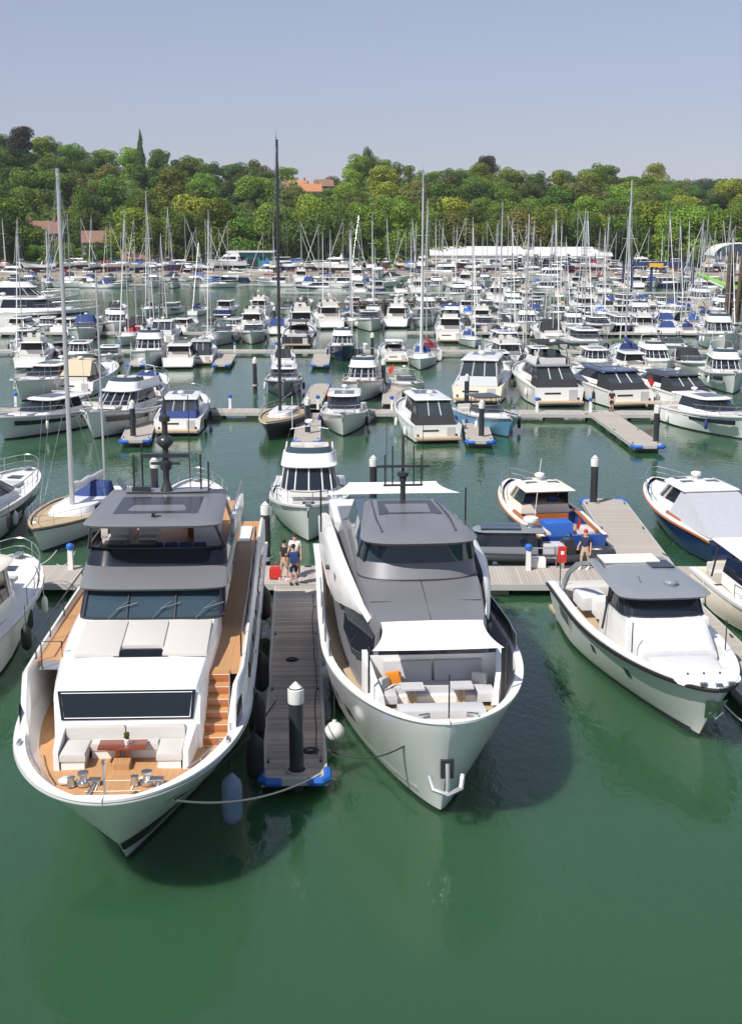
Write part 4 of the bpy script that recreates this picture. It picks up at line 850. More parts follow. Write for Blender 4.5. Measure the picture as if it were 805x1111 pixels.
# ============================================================ open cruiser with grey hardtop (right)
def yacht_day():
    r = thing('day_cruiser', (9.6, 44.1, 0), PI + R(5.0), 'white open cruiser with grey hardtop, black rubbing strake and white covers on the foredeck', 'motorboat')
    W, G, GL = M['white'], M['midgrey'], M['glass']; Y = lambda w_: 44.1 - w_; P = lambda x, q, z: (x, Y(q), z)
    h = hull(r, 13.9, 4.4, 2.15, 1.65, W, ar=.62, aw=.68, rake=.11, wl=.82, trans=.93, qr=1.75, qw=1.05, drop=.75, deck=M['teakpale'], capw=.3, nb=24, nk=18, kpow=.9, rub=M['black'], rubr=.075)
    skin = skin_patch(r, 'hull_window', M['lightgrey'], h, .45, .82, Y(49.3), Y(47.0), 1, .014, 6)
    skin_patch(r, 'window_pane', M['clear'], h, .52, .76, Y(49.0), Y(47.4), 1, .024, 4)
    for sx in (-1, 1):
        for a in (44.2, 41.4): skin_patch(r, 'porthole', GL, h, .5, .66, Y(a + .28), Y(a - .1), sx, .014, 4)
        skin_patch(r, 'boot_stripe', M['dark'], h, .015, .05, -6.8, Y(39.0), sx, .014, 14)
    mb = MB(); yb = h.L / 2 - .45
    mb.add([(-.34, yb + .12, 1.62), (.34, yb + .12, 1.62), (.2, yb - .28, .98), (0, yb - .33, .9), (-.2, yb - .28, .98)], [(0, 1, 2, 3, 4)])
    mb = MB(); mb.loft([[(-.33, yb + .28, 1.7), (0, yb + .42, 1.7), (.33, yb + .28, 1.7)], [(-.2, yb - .16, .98), (0, yb - .02, .98), (.2, yb - .16, .98)]], False); mb.build('anchor_plate', M['steel'], r)
    mb = MB(); mb.tube([(0, yb + .48, 1.7), (0, yb + .3, 1.3), (0, yb + .12, .98)], .05, 6); mb.tube([(-.2, yb + .3, 1.3), (0, yb + .22, 1.08), (.2, yb + .3, 1.3)], .05, 6); mb.build('anchor', M['steel'], r)
    mb = MB()
    for x in (-.42, .0, .42): mb.box((x, yb + .27 + (.12 if x == 0 else 0), 2.2), (.2, .12, .08))
    mb.build('fairlead', M['steel'], r)
    mb = MB(); a = plan(2.08, Y(38.9), Y(37.5), 1.05, 1.0); mb.slab(list(reversed(a)), .1); mb.build('foredeck', W, r)
    mb = MB()
    for x in (-.5, 0, .5): mb.lathe([(.04, 0), (.03, .05)], (x, Y(38.55), 2.08), 8)
    mb.build('deck_fitting', M['dark'], r)
    # lumpy cloth covers
    def lump(c, d, name, m=M['cloth'], seed=1):
        rnd = random.Random(seed); mb = MB(); rings = []
        for z, k in ((0, 1.0), (.35, .99), (.7, .96), (.9, .9), (1, .78), (1.03, .4)):
            rr = []
            for i in range(28):
                a = 2 * PI * i / 28; e = 5; cx, sy = math.cos(a), math.sin(a)
                x = math.copysign(abs(cx) ** (2 / e), cx); y = math.copysign(abs(sy) ** (2 / e), sy); j = 1 + rnd.uniform(-.018, .018)
                rr.append((c[0] + x * d[0] / 2 * k * j, c[1] + y * d[1] / 2 * k * j, c[2] + z * d[2] + rnd.uniform(-.012, .012)))
            rings.append(rr)
        mb.loft(rings, True, True, True); return mb.build(name, m, r, 50)
    def drape(name, secs, seed):
        rd = random.Random(seed); rings = []
        for q, hw_, zt in secs:
            sec = [(-hw_, 1.3), (-hw_ * 1.0, zt - .16), (-hw_ * .96, zt - .04), (-hw_ * .85, zt)] + [(hw_ * f, zt + .02 + rd.uniform(-.015, .015)) for f in (-.5, -.2, .2, .5)] + [(hw_ * .85, zt), (hw_ * .96, zt - .04), (hw_, zt - .16), (hw_, 1.3)]
            rings.append([(x + rd.uniform(-.014, .014), Y(q) + rd.uniform(-.014, .014), z + rd.uniform(-.01, .01)) for x, z in sec])
        mb = MB(); mb.loft(rings, True, True, True); return mb.build(name, M['cloth'], r, 50)
    drape('lounge_cover', [(40.86, 1.22, 1.75), (40.92, 1.26, 2.02), (41.2, 1.28, 2.14), (41.6, 1.3, 2.34), (42.0, 1.31, 2.54), (42.35, 1.32, 2.7), (42.5, 1.32, 2.72), (42.56, 1.3, 2.5)], 3)
    drape('sunpad_cover', [(39.25, .86, 1.7), (39.3, .92, 1.84), (39.6, 1.0, 1.9), (40.1, 1.08, 1.92), (40.6, 1.12, 1.94), (40.8, 1.12, 1.9), (40.84, 1.1, 1.7)], 5)
    mb = MB(); mb.box(P(0, 42.4, 1.75), (2.5, .5, .9)); mb.build('console_front', W, r)
    for sx in (-1, 1):
        mb = MB(); mb.loft([[(sx * 1.4, Y(q), 1.3), (sx * 1.4, Y(q), zt), (sx * 1.25, Y(q), zt), (sx * 1.25, Y(q), 1.3)] for q, zt in ((42.3, 2.7), (44.4, 2.68), (45.6, 1.9))], True, True, True); mb.build('console_side', W, r)
    a = plan(2.72, Y(44.6), Y(42.35), 1.40, .7, 1.43, 3); b = plan(3.3, Y(44.6), Y(42.75), 1.33, .6, 1.36, 3)
    mb = MB(); mb.loft([a, b], False); mb.build('windscreen', GL, r); frames(r, 'windscreen_frame', M['dark'], a, b, (1, 3, 13, 15), .035)
    mb = MB(); mb.tube(a, .03, 4); mb.build('windscreen_sill', M['dark'], r)
    # hardtop with arched pillars
    a = plan(3.32, Y(47.4), Y(42.35), 1.52, .8, 1.35, 3.4); b = plan(3.42, Y(47.5), Y(42.2), 1.6, .85, 1.42, 3.4); c = plan(3.52, Y(47.3), Y(42.5), 1.48, .75, 1.3, 3.4)
    mb = MB(); rings = [a, b, c]
    for k, q in ((.85, .07), (.5, .1)): rings.append([(p[0] * k, Y(44.9) + (p[1] - Y(44.9)) * k, p[2] + q) for p in c])
    mb.loft(rings, True, True, True); ht = mb.build('hardtop', G, r, 35)
    mb = MB(); mb.box(P(.15, 46.6, 3.66), (2.0, 1.1, .05)); mb.build('roof_cover', M['awning'], ht)
    mb = MB(); mb.box(P(-.75, 45.8, 3.64), (.8, 1.0, .04)); mb.build('sunroof', GL, ht)
    mb = MB(); mb.lathe([(.24, 0), (.25, .1), (.2, .16), (.02, .19)], P(-.35, 43.2, 3.6), 14); mb.build('radar_dome', M['midgrey'], ht)
    mb = MB(); mb.tube([P(.6, 43.5, 3.62), P(.62, 43.6, 3.78), P(.68, 43.6, 3.8)], .02, 5); mb.build('horn', M['steel'], ht)
    for sx in (-1, 1):
        mb = MB(); mb.loft([[(sx * x0, Y(q), z), (sx * (x0 + .08), Y(q), z), (sx * (x0 + .08), Y(q + wd), z - .02), (sx * x0, Y(q + wd), z - .02)] for x0, q, z, wd in ((1.42, 46.9, 3.36, .7), (1.52, 47.9, 3.1, .55), (1.66, 48.9, 2.5, .45), (1.74, 49.5, 1.7, .45))], True, True, True); mb.build('hardtop_pillar', G, r, 50)
        mb = MB(); mb.tube([P(sx * 1.55, 44.6, 1.7), P(sx * 1.42, 44.2, 3.35)], .045, 6); mb.build('hardtop_post', M['dark'], r)
        mb = MB(); mb.tube([P(sx * 1.3, 45.6, 3.66), P(sx * 1.3, 46.3, 3.74), P(sx * 1.3, 47.2, 3.66)], .025, 5); mb.build('roof_rail', M['dark'], ht)
        mb = MB(); mb.tube([P(sx * (h.half(Y(41)) - .25), 41, 2.0), P(sx * (h.half(Y(41)) - .25), 41, 3.0)], .022, 5); mb.build('flag_pole', M['dark'], r)
        mb = MB(); mb.tube([P(sx * (h.half(Y(50)) - .25), 50, 1.7), P(sx * (h.half(Y(50)) - .25), 50, 2.7)], .022, 5); mb.build('flag_pole', M['dark'], r)
    for x in (-.85, 0, .85): mb = MB(); mb.rbox(P(x, 45.4, 1.75), (.6, .5, .5), .06); mb.rbox(P(x, 45.7, 2.2), (.6, .16, .7), .06); mb.build('helm_seat', M['canvasdark'], r)
    mb = MB(); mb.rbox(P(0, 47.4, 1.65), (2.2, .8, .7), .08); mb.build('galley', W, r)
    mb = MB(); mb.rbox(P(.9, 48.8, 1.55), (1.0, 1.4, .5), .08); mb.build('sofa', M['cloth'], r)
    mb = MB(); mb.rbox(P(0, 50.4, 1.5), (3.4, .9, .4), .08); mb.build('aft_sunpad', M['cushion'], r)
    mb = MB(); mb.box(P(0, 51.4, .4), (3.6, .9, .12)); mb.build('swim_platform', M['teakpale'], r)
    return r, h
y3, h3 = yacht_day()

# ============================================================ pontoons, piles, fenders, lines
def pontoon(name, label, p0, p1, wd, z=.5, planks=False, rub=True, group='timber decked pontoons', simple=False):
    p0, p1 = Vector(p0), Vector(p1); d = p1 - p0; L = math.hypot(d.x, d.y); rz = math.atan2(-d.x, d.y)
    r = thing(name, (p0.x, p0.y, 0), rz, label, 'pontoon', group)
    if planks:
        pm = MB(); pm.box((0, 0, 0), (wd - .06, .135, .035)); me = pm.mesh('plank', M['plank']); n = int(L / .145); rnd = random.Random(3)
        for i in range(n):
            o = bpy.data.objects.new('plank', me); C.objects.link(o); o.parent = r
            o.location = (rnd.uniform(-.012, .012), .1 + i * .145, z + .0 + rnd.uniform(-.003, .003)); o.rotation_euler = (0, 0, rnd.uniform(-.004, .004))
        mb = MB()
        for x in (-wd / 2 + .2, 0, wd / 2 - .2): mb.box((x, L / 2, z - .1), (.12, L - .1, .14))
        mb.build('bearer', M['jetty'], r)
    else:
        mb = MB(); mb.box((0, L / 2, z - .02), (wd - .1, L - .02, .06)); mb.build('deck_boards', M['deckwood2'], r)
    mb = MB()
    for sx in (-1, 1): mb.box((sx * (wd / 2), L / 2, z - .1), (.1, L, .26))
    mb.build('fascia', M['fascia'], r)
    if not simple:
        fm = MB(); fm.box((0, 0, 0), (wd * .86, 1.5, .75)); me = fm.mesh('float', M['concrete']); n = max(1, int(L / 3.4))
        for i in range(n):
            o = bpy.data.objects.new('float', me); C.objects.link(o); o.parent = r; o.location = (0, (i + .5) * L / n, -.12)
        cm = MB(); cm.box((0, 0, .05), (.06, .3, .05)); cm.box((0, 0, .02), (.05, .1, .06)); me = cm.mesh('cleat', M['dark'])
        for i in range(max(1, int(L / 6))):
            for sx in (-1, 1):
                o = bpy.data.objects.new('cleat', me); C.objects.link(o); o.parent = r; o.location = (sx * (wd / 2 - .12), 1.2 + i * 6, z + .01)
    if rub:
        for sx in (-1, 1):
            mb = MB(); mb.tube([(sx * (wd / 2 + .04), .65, z - .06), (sx * (wd / 2 + .04), .1, z - .06), (sx * (wd / 2 - .12), -.08, z - .06), (sx * (wd / 2 - .5), -.1, z - .06)], .13, 8); mb.build('corner_fender', M['bluerub'], r)
        mb = MB(); mb.box((0, -.06, z - .06), (wd * .6, .12, .2)); mb.build('end_fascia', M['fascia'], r)
    return r
PILE = {}
def pile(x, y, label, top=3.0, rad=.2):
    r = thing('mooring_pile', (x, y, 0), 0, label, 'pile', 'black mooring piles with white caps')
    if 'a' not in PILE:
        mb = MB(); mb.lathe([(.2, -3), (.2, 3.0)], (0, 0, 0), 16); PILE['a'] = mb.mesh('post', M['dark'])
        mb = MB(); mb.lathe([(.215, 2.55), (.225, 2.6), (.225, 2.95), (.2, 2.97), (.02, 3.16)], (0, 0, 0), 16); PILE['b'] = mb.mesh('cap', M['white2'])
        mb = MB(); mb.lathe([(.3, .44), (.3, .6), (.26, .6), (.26, .44)], (0, 0, 0), 14); PILE['c'] = mb.mesh('collar', M['fascia'])
    for n, k in (('post', 'a'), ('cap', 'b'), ('collar', 'c')):
        o = bpy.data.objects.new(n, PILE[k]); C.objects.link(o); o.parent = r
    r.scale.z = 1; return r
def line(p0, p1, sag, label, m='rope', rad=.018):
    p0, p1 = Vector(p0), Vector(p1); mb = MB(); mb.tube([p0.lerp(p1, i / 14) - Vector((0, 0, sag * 4 * (i / 14) * (1 - i / 14))) for i in range(15)], rad, 5)
    return tag(mb.build('mooring_line', M[m]), label, 'rope', 'mooring lines')
def fender(p, label, r_=.2, l=.8, m='black', ball=False, top=None):
    root = thing('fender', p, 0, label, 'fender', 'fenders hung on the hulls'); mb = MB()
    if ball: mb.lathe([(.04, -r_), (r_ * .6, -r_ * .85), (r_ * .95, -r_ * .35), (r_, 0), (r_ * .95, r_ * .4), (r_ * .6, r_ * .85), (.07, r_ * 1.05), (.06, r_ * 1.25)], (0, 0, 0), 16); l = 2 * r_
    else: mb.lathe([(.03, -l / 2 - .1), (r_ * .5, -l / 2 - .05), (r_ * .9, -l / 2 + .06), (r_, -l / 2 + .2), (r_, l / 2 - .2), (r_ * .9, l / 2 - .06), (r_ * .5, l / 2 + .05), (.04, l / 2 + .16)], (0, 0, 0), 16)
    mb.build('fender_body', M[m], root); mb = MB(); mb.tube([(0, 0, l / 2), (0, 0, l / 2 + (top or .8))], .014, 5); mb.build('lanyard', M['darkrope'], root)
    return root

pontoon('finger_pontoon', 'timber finger pontoon between the two large yachts, blue corner fenders at its end', (-2.1, 34.4, 0), (-3.15, 54.3, 0), 1.72, planks=True)
pontoon('main_walkway', 'long timber walkway crossing behind the big yachts', (-34, 56.2, 0), (34, 55.8, 0), 3.0, rub=False)
pontoon('finger_pontoon', 'timber finger pontoon right of the grey hardtop cruiser, cut by the frame', (12.9, 40.0, 0), (12.2, 54.2, 0), 1.7)
pontoon('finger_pontoon', 'wide timber finger pontoon beside the royal blue boat', (12.75, 72.2, 0), (12.3, 57.6, 0), 2.3)
pontoon('finger_pontoon', 'timber finger pontoon behind the left yacht, beside the white sloop', (-11.2, 71, 0), (-11.0, 57.6, 0), 1.5)
for px, py, lb in ((322, 838, 'black pile with white cap standing on the end of the near finger pontoon'), (289, 606, 'black white-capped pile behind the walkway, beside the three standing people'),
                   (643.5, 546, 'black white-capped pile at the far end of the finger beside the royal blue boat'), (405, 546, 'black white-capped pile behind the grey-topped yacht mast'),
                   (169, 548, 'black white-capped pile just left of the left yacht radar mast'), (145, 474, 'grey white-capped pile on the finger beside the flybridge cruiser'),
                   (334, 470, 'grey white-capped pile on the finger right of the dark sloop'), (522, 474, 'grey white-capped pile between the trawler and the light blue boat'),
                   (711, 480, 'grey white-capped pile at the tip of the right-hand spur pontoon'), (277, 418, 'black white-capped pile beyond the dark sloop, left of its mast'),
                   (416, 420, 'black white-capped pile right of the flybridge cruiser with brown trim'), (506, 440, 'black white-capped pile left of the light blue boat, on the second walkway'),
                   (404, 386, 'black white-capped pile on the third pontoon, near the picture centre'), (139, 362, 'black white-capped pile beside the two-masted yacht'), (298, 352, 'black white-capped pile in the fourth row, left of centre'),
                   (616, 352, 'black white-capped pile right of centre in the far rows')):
    p = g(px, py, .5); pile(p.x, p.y, lb)

# fenders and lines of the near yachts
for px, py, z, lb, m, r_, l in ((252, 868, 1.1, 'large grey-blue fender hanging at the bow of the left yacht', 'fenderblue', .26, 1.15),
                                (277, 822, 1.0, 'black fender nearest the finger end on the left yacht', 'black', .25, 1.1), (279, 776, 1.0, 'second black fender from the finger end on the left yacht', 'black', .25, 1.1),
                                (284, 730, 1.0, 'third black fender from the finger end on the left yacht', 'black', .25, 1.1), (287, 655, 1.0, 'black fender at the quarter of the left yacht near the people', 'black', .25, 1.1)):
    fender(g(px, py, z), lb, r_, l, m, top=1.5)
for px, py, z, lb in ((355.5, 730, .95, 'small white ball fender on the grey-topped yacht'), (363, 794, .55, 'round white ball fender low beside the finger end')):
    fender(g(px, py, z), lb, .3 if py > 750 else .24, .5, 'fenderwhite', True, .9)
for px, py, lb in ((31, 671, 'black fender on the left-edge boat, upper of two'), (29, 692, 'black fender on the left-edge boat, lower of two')):
    fender(g(px, py, 1.0), lb, .19, .75, 'black', top=.8)
line(g(188, 868, 2.2), (-1.4, 34.6, .56), .35, 'pale mooring line from the left yacht bow to the finger end', 'rope', .028)
line(g(190, 868, 2.2), g(300, 760, .5), .3, 'dark mooring line from the left yacht bow to the finger', 'darkrope', .02)
line(g(462, 793, 2.8), (-1.3, 36.4, .56), .5, 'dark mooring line from the grey-topped yacht bow to the finger', 'darkrope', .022)
line(g(775, 752, 1.8), g(822, 792, .5), .15, 'pale mooring line from the grey hardtop cruiser bow', 'rope', .022)
line(g(62, 597, 1.2), g(30, 612, .5), .3, 'pale mooring line from the white sloop bow to the walkway', 'rope', .02)
line(g(82, 598, 1.2), g(62, 612, .5), .3, 'tan mooring line from the white sloop stem to the walkway', 'rope', .02)

# ============================================================ boats around the walkway
sailboat('sailing_yacht', 'white sloop with tan deck and navy sprayhood left of the big yacht', tuple(g(79, 604) + Vector((-.9, 6.0, 0))), PI + R(-8), 12.2, 4.0, deckm='teakpale', hm='white', mast_h=18.0, cover='white2', band='dark', mastr=.13, mizzen=True, genoa=None)
motorboat('fly', 'flybridge_cruiser', 'white flybridge cruiser with three small roof windows, moored beyond the finger', (-3.25, 69.2, 0), PI + R(2), 11.6, 4.15, 'motorboat', hat=1.25)
motorboat('arch', 'sports_cruiser', 'cruiser with navy canopy partly hidden behind the left yacht hardtop', (-9.0, 66.5, 0), R(6), 11, 3.7, 'motorboat', canvas='canvasblue', stripe='glass')
motorboat('sport', 'cabin_cruiser', 'white cruiser cut by the left edge, stainless bow rail and three black fenders', (-20.1, 66.0, 0), R(-10), 14, 4.4, 'motorboat', stripe='glass')
motorboat('wheel', 'cabin_cruiser', 'cream cruiser cut by the left edge nearest the left yacht, bow rail towards the walkway', (-14.75, 47.3, 0), R(-2), 13, 4.2, 'motorboat', hm='white2', roofm='cream')
for i, (px, py) in enumerate(((31, 540), (24, 548), (11, 566))): fender(g(px, py, 1.1), ('black fender nearest the bow of the upper left-edge cruiser', 'middle black fender of the upper left-edge cruiser', 'black fender nearest the frame on the upper left-edge cruiser')[i], .16, .7, 'black', top=.6)

def picnic_boat(label, loc, rz, L, B, hm, house, coam, rubm, cover=None):
    r = thing('picnic_boat', loc, rz, label, 'motorboat'); s = L / 11
    h = hull(r, L, B, 1.65 * s, 1.15 * s, M[hm], M['antifoul'], ar=.58, aw=.66, rake=.08, wl=.82, trans=.85, qr=1.5, rub=M[rubm], rubr=.06, drop=.1, deck=M['cream'] if house == 'cream' else M['white'], ycock=-.06 * L, sole=(.6 * s, M['teakpale']), cap=M[house], capw=.2)
    dk = h.dz(0) - .02; hw = B / 2; Hm = M[house]
    a = plan(dk, -.08 * L, .33 * L, hw * .68, .2 * L); b = plan(dk + .42 * s, -.08 * L, .22 * L, hw * .64, .14 * L); c = plan(dk + 1.15 * s, -.1 * L, .1 * L, hw * .58, .1 * L)
    seg(r, 'coachroof', Hm, a, b, False, True)
    mb = MB(); mb.loft([b, c], False); mb.build('window_band', M['glass'], r); frames(r, 'window_pillar', Hm, b, c, (1, 3, 6, 8, 10, 13, 15), .06 * s)
    roof(r, 'roof', Hm, dk + 1.15 * s, -.15 * L, .13 * L, hw * .66, .1 * L, .12, .12)
    for x in (-.3, .3):
        for y in (-.02, .055): mb = MB(); mb.box((x * hw, y * L, dk + 1.15 * s + .22), (.55 * s, .4 * s, .03)); mb.build('roof_hatch', M['glass'], r)
    radar(r, (0, .02 * L, dk + 1.15 * s + .22), .8)
    mb = MB(); mb.tube([(0, .03 * L, dk + 1.5), (0, -.0 * L, dk + 2.6)], .02, 5); mb.build('aerial', M['wood'] if cover else M['white'], r)
    mb = MB()
    for sx in (-1, 1): mb.tube([(sx * (h.half(y) - .3), y, h.sheer(y) + .03) for y in (-.45 * L, -.3 * L, -.2 * L, -.06 * L)], .1, 6)
    mb.build('coaming', M[coam], r)
    if cover:
        e0 = plan(h.sheer(-.4 * L) + .04, -.49 * L, -.08 * L, hw * .9, .02, hw * .82); e1 = plan(dk + 1.12 * s, -.17 * L, -.1 * L, hw * .62, .02); seg(r, 'cockpit_cover', M[cover], e0, e1, False, True)
    else:
        for x in (-.4, .3): mb = MB(); mb.rbox((x * hw, .0 * L, 1.15 * s), (.5, .5, .7), .06); mb.rbox((x * hw, -.03 * L, 1.6 * s), (.5, .14, .6), .06); mb.build('helm_seat', M['canvasblue'], r)
        mb = MB(); mb.rbox((0, -.25 * L, .95 * s), (1.3 * s, 1.0 * s, .6), .08); mb.build('engine_seat', M['canvasroyal'], r)
        mb = MB(); mb.box((0, -.1 * L, .95 * s), (B * .6, .12, .5)); mb.build('bulkhead', M['wood'], r)
        for sx in (-1, 1): mb = MB(); mb.rbox((sx * hw * .6, -.36 * L, .9 * s), (.5, 1.4, .5), .06); mb.build('side_seat', M['cushion'], r)
        mb = MB(); mb.tube([(0, -.49 * L, 1.2), (0, -.56 * L, 2.3)], .02, 5); st = mb.build('flagstaff', M['wood'], r)
        mb = MB(); mb.loft([[(0, -.52 * L - .05 * i, 1.7 - .03 * i), (0.05 * (i % 2), -.545 * L - .05 * i, 2.25 - .05 * i)] for i in range(6)], False); mb.build('ensign', M['red'], st)
    railing(r, h, .12 * L, L / 2 - .1, .6, step=1.2)
    mb = MB(); mb.box((0, -L / 2 - .4, .3), (B * .75, .8, .1)); mb.build('swim_platform', M['teakpale'], r)
    return r
picnic_boat('royal blue hulled picnic boat with cream house and varnished cockpit, seen from astern', (8.55, 66.2, 0), R(9), 11.6, 3.7, 'blue', 'cream', 'wood', 'wood')
picnic_boat('navy hulled boat with varnished rail and grey cloth over its cockpit', (16.3, 65.6, 0), R(8), 12.4, 4.2, 'navy', 'white', 'wood', 'wood', cover='greycloth')
cb = motorboat('wheel', 'cabin_cruiser', 'cream cabin boat with dark windows cut by the right edge beside the finger', (15.7, 49.6, 0), PI + R(4), 11.0, 3.9, 'motorboat', hm='cream', roofm='cream', deckm='cream')

def rib(label, loc, rz, L, B, tubem, seatm, cabin=False):
    r = thing('rigid_inflatable', loc, rz, label, 'dinghy'); hw = B / 2
    h = hull(r, L, B * .86, .75, .6, M['midgrey'] if cabin else M['white'], ar=.5, aw=.6, rake=.06, drop=.12, deck=M['lightgrey'], nb=8, nk=4)
    for sx in (-1, 1):
        mb = MB(); mb.tube([(sx * (x + .02), y, z + .02) for x, y, z in h.rail], .24, 8); mb.build('tube', M[tubem], r, 60)
    mb = MB(); mb.box((0, -.05 * L, 1.0), (.7, .6, .9), 0, .8); mb.build('console', M['dark'], r)
    mb = MB(); mb.loft([[(-.4, .0, 1.4), (.4, .0, 1.4)], [(-.32, -.1, 1.75), (.32, -.1, 1.75)]], False); mb.build('windscreen', M['clear'], r)
    for y in (-.18, -.3): mb = MB(); mb.rbox((0, y * L, .95), (.9, .5, .6), .06); mb.build('seat', M[seatm], r)
    mb = MB(); mb.rbox((0, -.5 * L - .1, 1.0), (.45, .5, .7), .1); mb.box((0, -.5 * L - .15, .4), (.25, .3, .8)); mb.build('outboard', M['dark'], r)
    if cabin:
        a = plan(.75, -.3 * L, .33 * L, hw * .7, .25 * L); b = plan(1.15, -.3 * L, .28 * L, hw * .68, .2 * L); c = plan(1.75, -.28 * L, .16 * L, hw * .6, .14 * L)
        seg(r, 'cabin_side', M['midgrey'], a, b, False, True); seg(r, 'window_band', M['glass'], b, c, False, True); roof(r, 'roof', M['midgrey'], 1.76, -.34 * L, .18 * L, hw * .66, .14 * L, .1, .05)
        for x in (-.3, .3): mb = MB(); mb.box((x * hw, -.02 * L, 1.95), (.6, 1.8, .06)); mb.build('solar_panel', M['glass2'], r)
        radar(r, (0, -.25 * L, 1.85), 1.1); aerial(r, (.5, -.28 * L, 1.8), 1.8)
    return r
rib('grey cabin workboat lying along the walkway behind the grey-topped yacht', (5.75, 59.3, 0), R(88), 6.0, 2.2, 'dark', 'canvasdark', True)
rib('small dark tender with grey seats tied beside the grey workboat', (9.1, 58.9, 0), R(-86), 3.6, 1.7, 'dark', 'greycushion')

# red cabinet, service pedestals, people
cab = thing('fire_cabinet', tuple(g(609, 617, .5)), 0, 'red fire extinguisher cabinet with a white mark on the walkway', 'cabinet')
mb = MB(); mb.box((0, 0, .65), (.36, .25, .7)); mb.build('cabinet_body', M['red'], cab); mb = MB(); mb.box((0, -.13, .75), (.14, .012, .16)); mb.build('cabinet_mark', M['white'], cab)
mb = MB(); mb.box((0, 0, .17), (.2, .15, .33)); mb.build('cabinet_stand', M['steel'], cab)
dr = thing('gear_rack', tuple(g(598, 616, .5)), 0, 'metal rack with white boxes beside the red cabinet', 'rack')
mb = MB(); mb.tube([(-.9, 0, 0), (-.9, 0, .9), (.2, 0, .9), (.2, 0, 0)], .03, 5); mb.tube([(-.9, 0, .45), (.2, 0, .45)], .025, 5); mb.build('rack_frame', M['steel'], dr)
mb = MB(); mb.rbox((-.55, .05, .25), (.55, .4, .45), .05); mb.build('box', M['white2'], dr)

def person(name_label, loc, rz, shirt, shorts, hair='hair', pose=0, hold=None, hh=1.76, hat=None):
    r = thing('person', loc, rz, name_label, 'person', 'people on the pontoons'); k = hh / 1.76
    def skinned(name, vs, es, rad, m, sub=2):
        me = bpy.data.meshes.new(name); me.from_pydata([tuple(c * k for c in v) for v in vs], es, []); o = bpy.data.objects.new(name, me); C.objects.link(o); o.parent = r
        md = o.modifiers.new('skin', 'SKIN'); md.use_smooth_shade = True
        for i, q in enumerate(rad): me.skin_vertices[0].data[i].radius = (q[0] * k, q[1] * k) if isinstance(q, tuple) else (q * k, q * k)
        me.skin_vertices[0].data[0].use_root = True
        o.modifiers.new('sub', 'SUBSURF').levels = sub; o.modifiers['sub'].render_levels = sub; me.materials.append(m); return o
    st = .1 + .03 * pose; e = .08 * pose
    # pelvis, waist, chest, neck, head ; legs ; arms
    V = [(0, 0, .94), (0, 0, 1.1), (0, .0, 1.34), (0, 0, 1.48), (0, .02, 1.56), (0, .02, 1.70)]
    E_ = [(0, 1), (1, 2), (2, 3), (3, 4), (4, 5)]; rad = [(.15, .11), (.135, .1), (.165, .11), .058, .082, .085]
    hands = []
    for sx in (-1, 1):
        b = len(V); V += [(sx * .1, 0, .86), (sx * st, .03 + e * sx, .48), (sx * (st + .01), -.03 + e * sx * 1.2, .09), (sx * (st + .03), .12 + e * sx * 1.2, .04)]
        E_ += [(0, b), (b, b + 1), (b + 1, b + 2), (b + 2, b + 3)]; rad += [.088, .062, .042, .035]
        b = len(V); bend = .22 if (pose == 1 and sx > 0) else .05
        hz = .82 if bend < .1 else 1.02
        V += [(sx * .19, 0, 1.42), (sx * .25, -.03, 1.14), (sx * .26, bend, hz), (sx * .26, bend + .03, hz - .09)]
        E_ += [(2, b), (b, b + 1), (b + 1, b + 2), (b + 2, b + 3)]; rad += [.055, .043, .03, .036]; hands.append((sx * .26, bend + .04, hz - .06))
    skinned('body', V, E_, rad, M['skin'])
    sv = [(0, 0, .95), (0, 0, 1.12), (0, 0, 1.36), (0, 0, 1.45)]; se = [(0, 1), (1, 2), (2, 3)]; sr = [(.17, .13), (.155, .12), (.185, .128), .085]
    for sx in (-1, 1): b = len(sv); sv += [(sx * .19, 0, 1.42), (sx * .245, -.03, 1.2)]; se += [(2, b), (b, b + 1)]; sr += [.07, .066]
    skinned('shirt', sv, se, sr, M[shirt])
    qv = [(0, 0, .96), (0, 0, .9)]; qe = [(0, 1)]; qr = [(.165, .125), (.15, .12)]
    for sx in (-1, 1): b = len(qv); qv += [(sx * .1, 0, .84), (sx * (st - .0), .03 + e * sx, .52)]; qe += [(1, b), (b, b + 1)]; qr += [.105, .085]
    skinned('shorts', qv, qe, qr, M[shorts])
    mb = MB(); mb.lathe([(.088 * k, 1.64 * k), (.098 * k, 1.70 * k), (.09 * k, 1.76 * k), (.05 * k, 1.8 * k), (.01, 1.81 * k)], (0, -.0, 0), 12); mb.build('hair' if not hat else 'hat', M[hat or hair], r)
    for sx in (-1, 1):
        mb = MB(); mb.rbox((sx * (st + .02) * k, (.05 + e * sx * 1.2) * k, .05), (.1, .28, .1), .03); mb.build('shoe', M['shirt_white'] if pose else M['dark'], r)
        for j in range(4): mb = MB(); x, y, z = [c * k for c in hands[0 if sx < 0 else 1]]; mb.tube([(x + (j - 1.5) * .018, y, z - .01), (x + (j - 1.5) * .018, y + .02, z - .05), (x + (j - 1.5) * .017, y + .035, z - (.085 + .008 * (j in (1, 2))))], .009, 5); mb.build('finger', M['skin'], r)
        mb = MB(); mb.tube([(x - sx * .03, y, z), (x - sx * .05, y + .02, z - .03), (x - sx * .05, y + .03, z - .055)], .01, 5); mb.build('thumb', M['skin'], r)
    if hold == 'pack': mb = MB(); mb.rbox((0, -.2, 1.25 * k), (.32, .18, .45), .06); mb.build('rucksack', M['canvasblue'], r)
    return r
person('person in black T-shirt and khaki shorts carrying a red bag by the finger', tuple(g(308.5, 629, .52)), R(-60), 'shirt_black', 'shorts_khaki', pose=1)
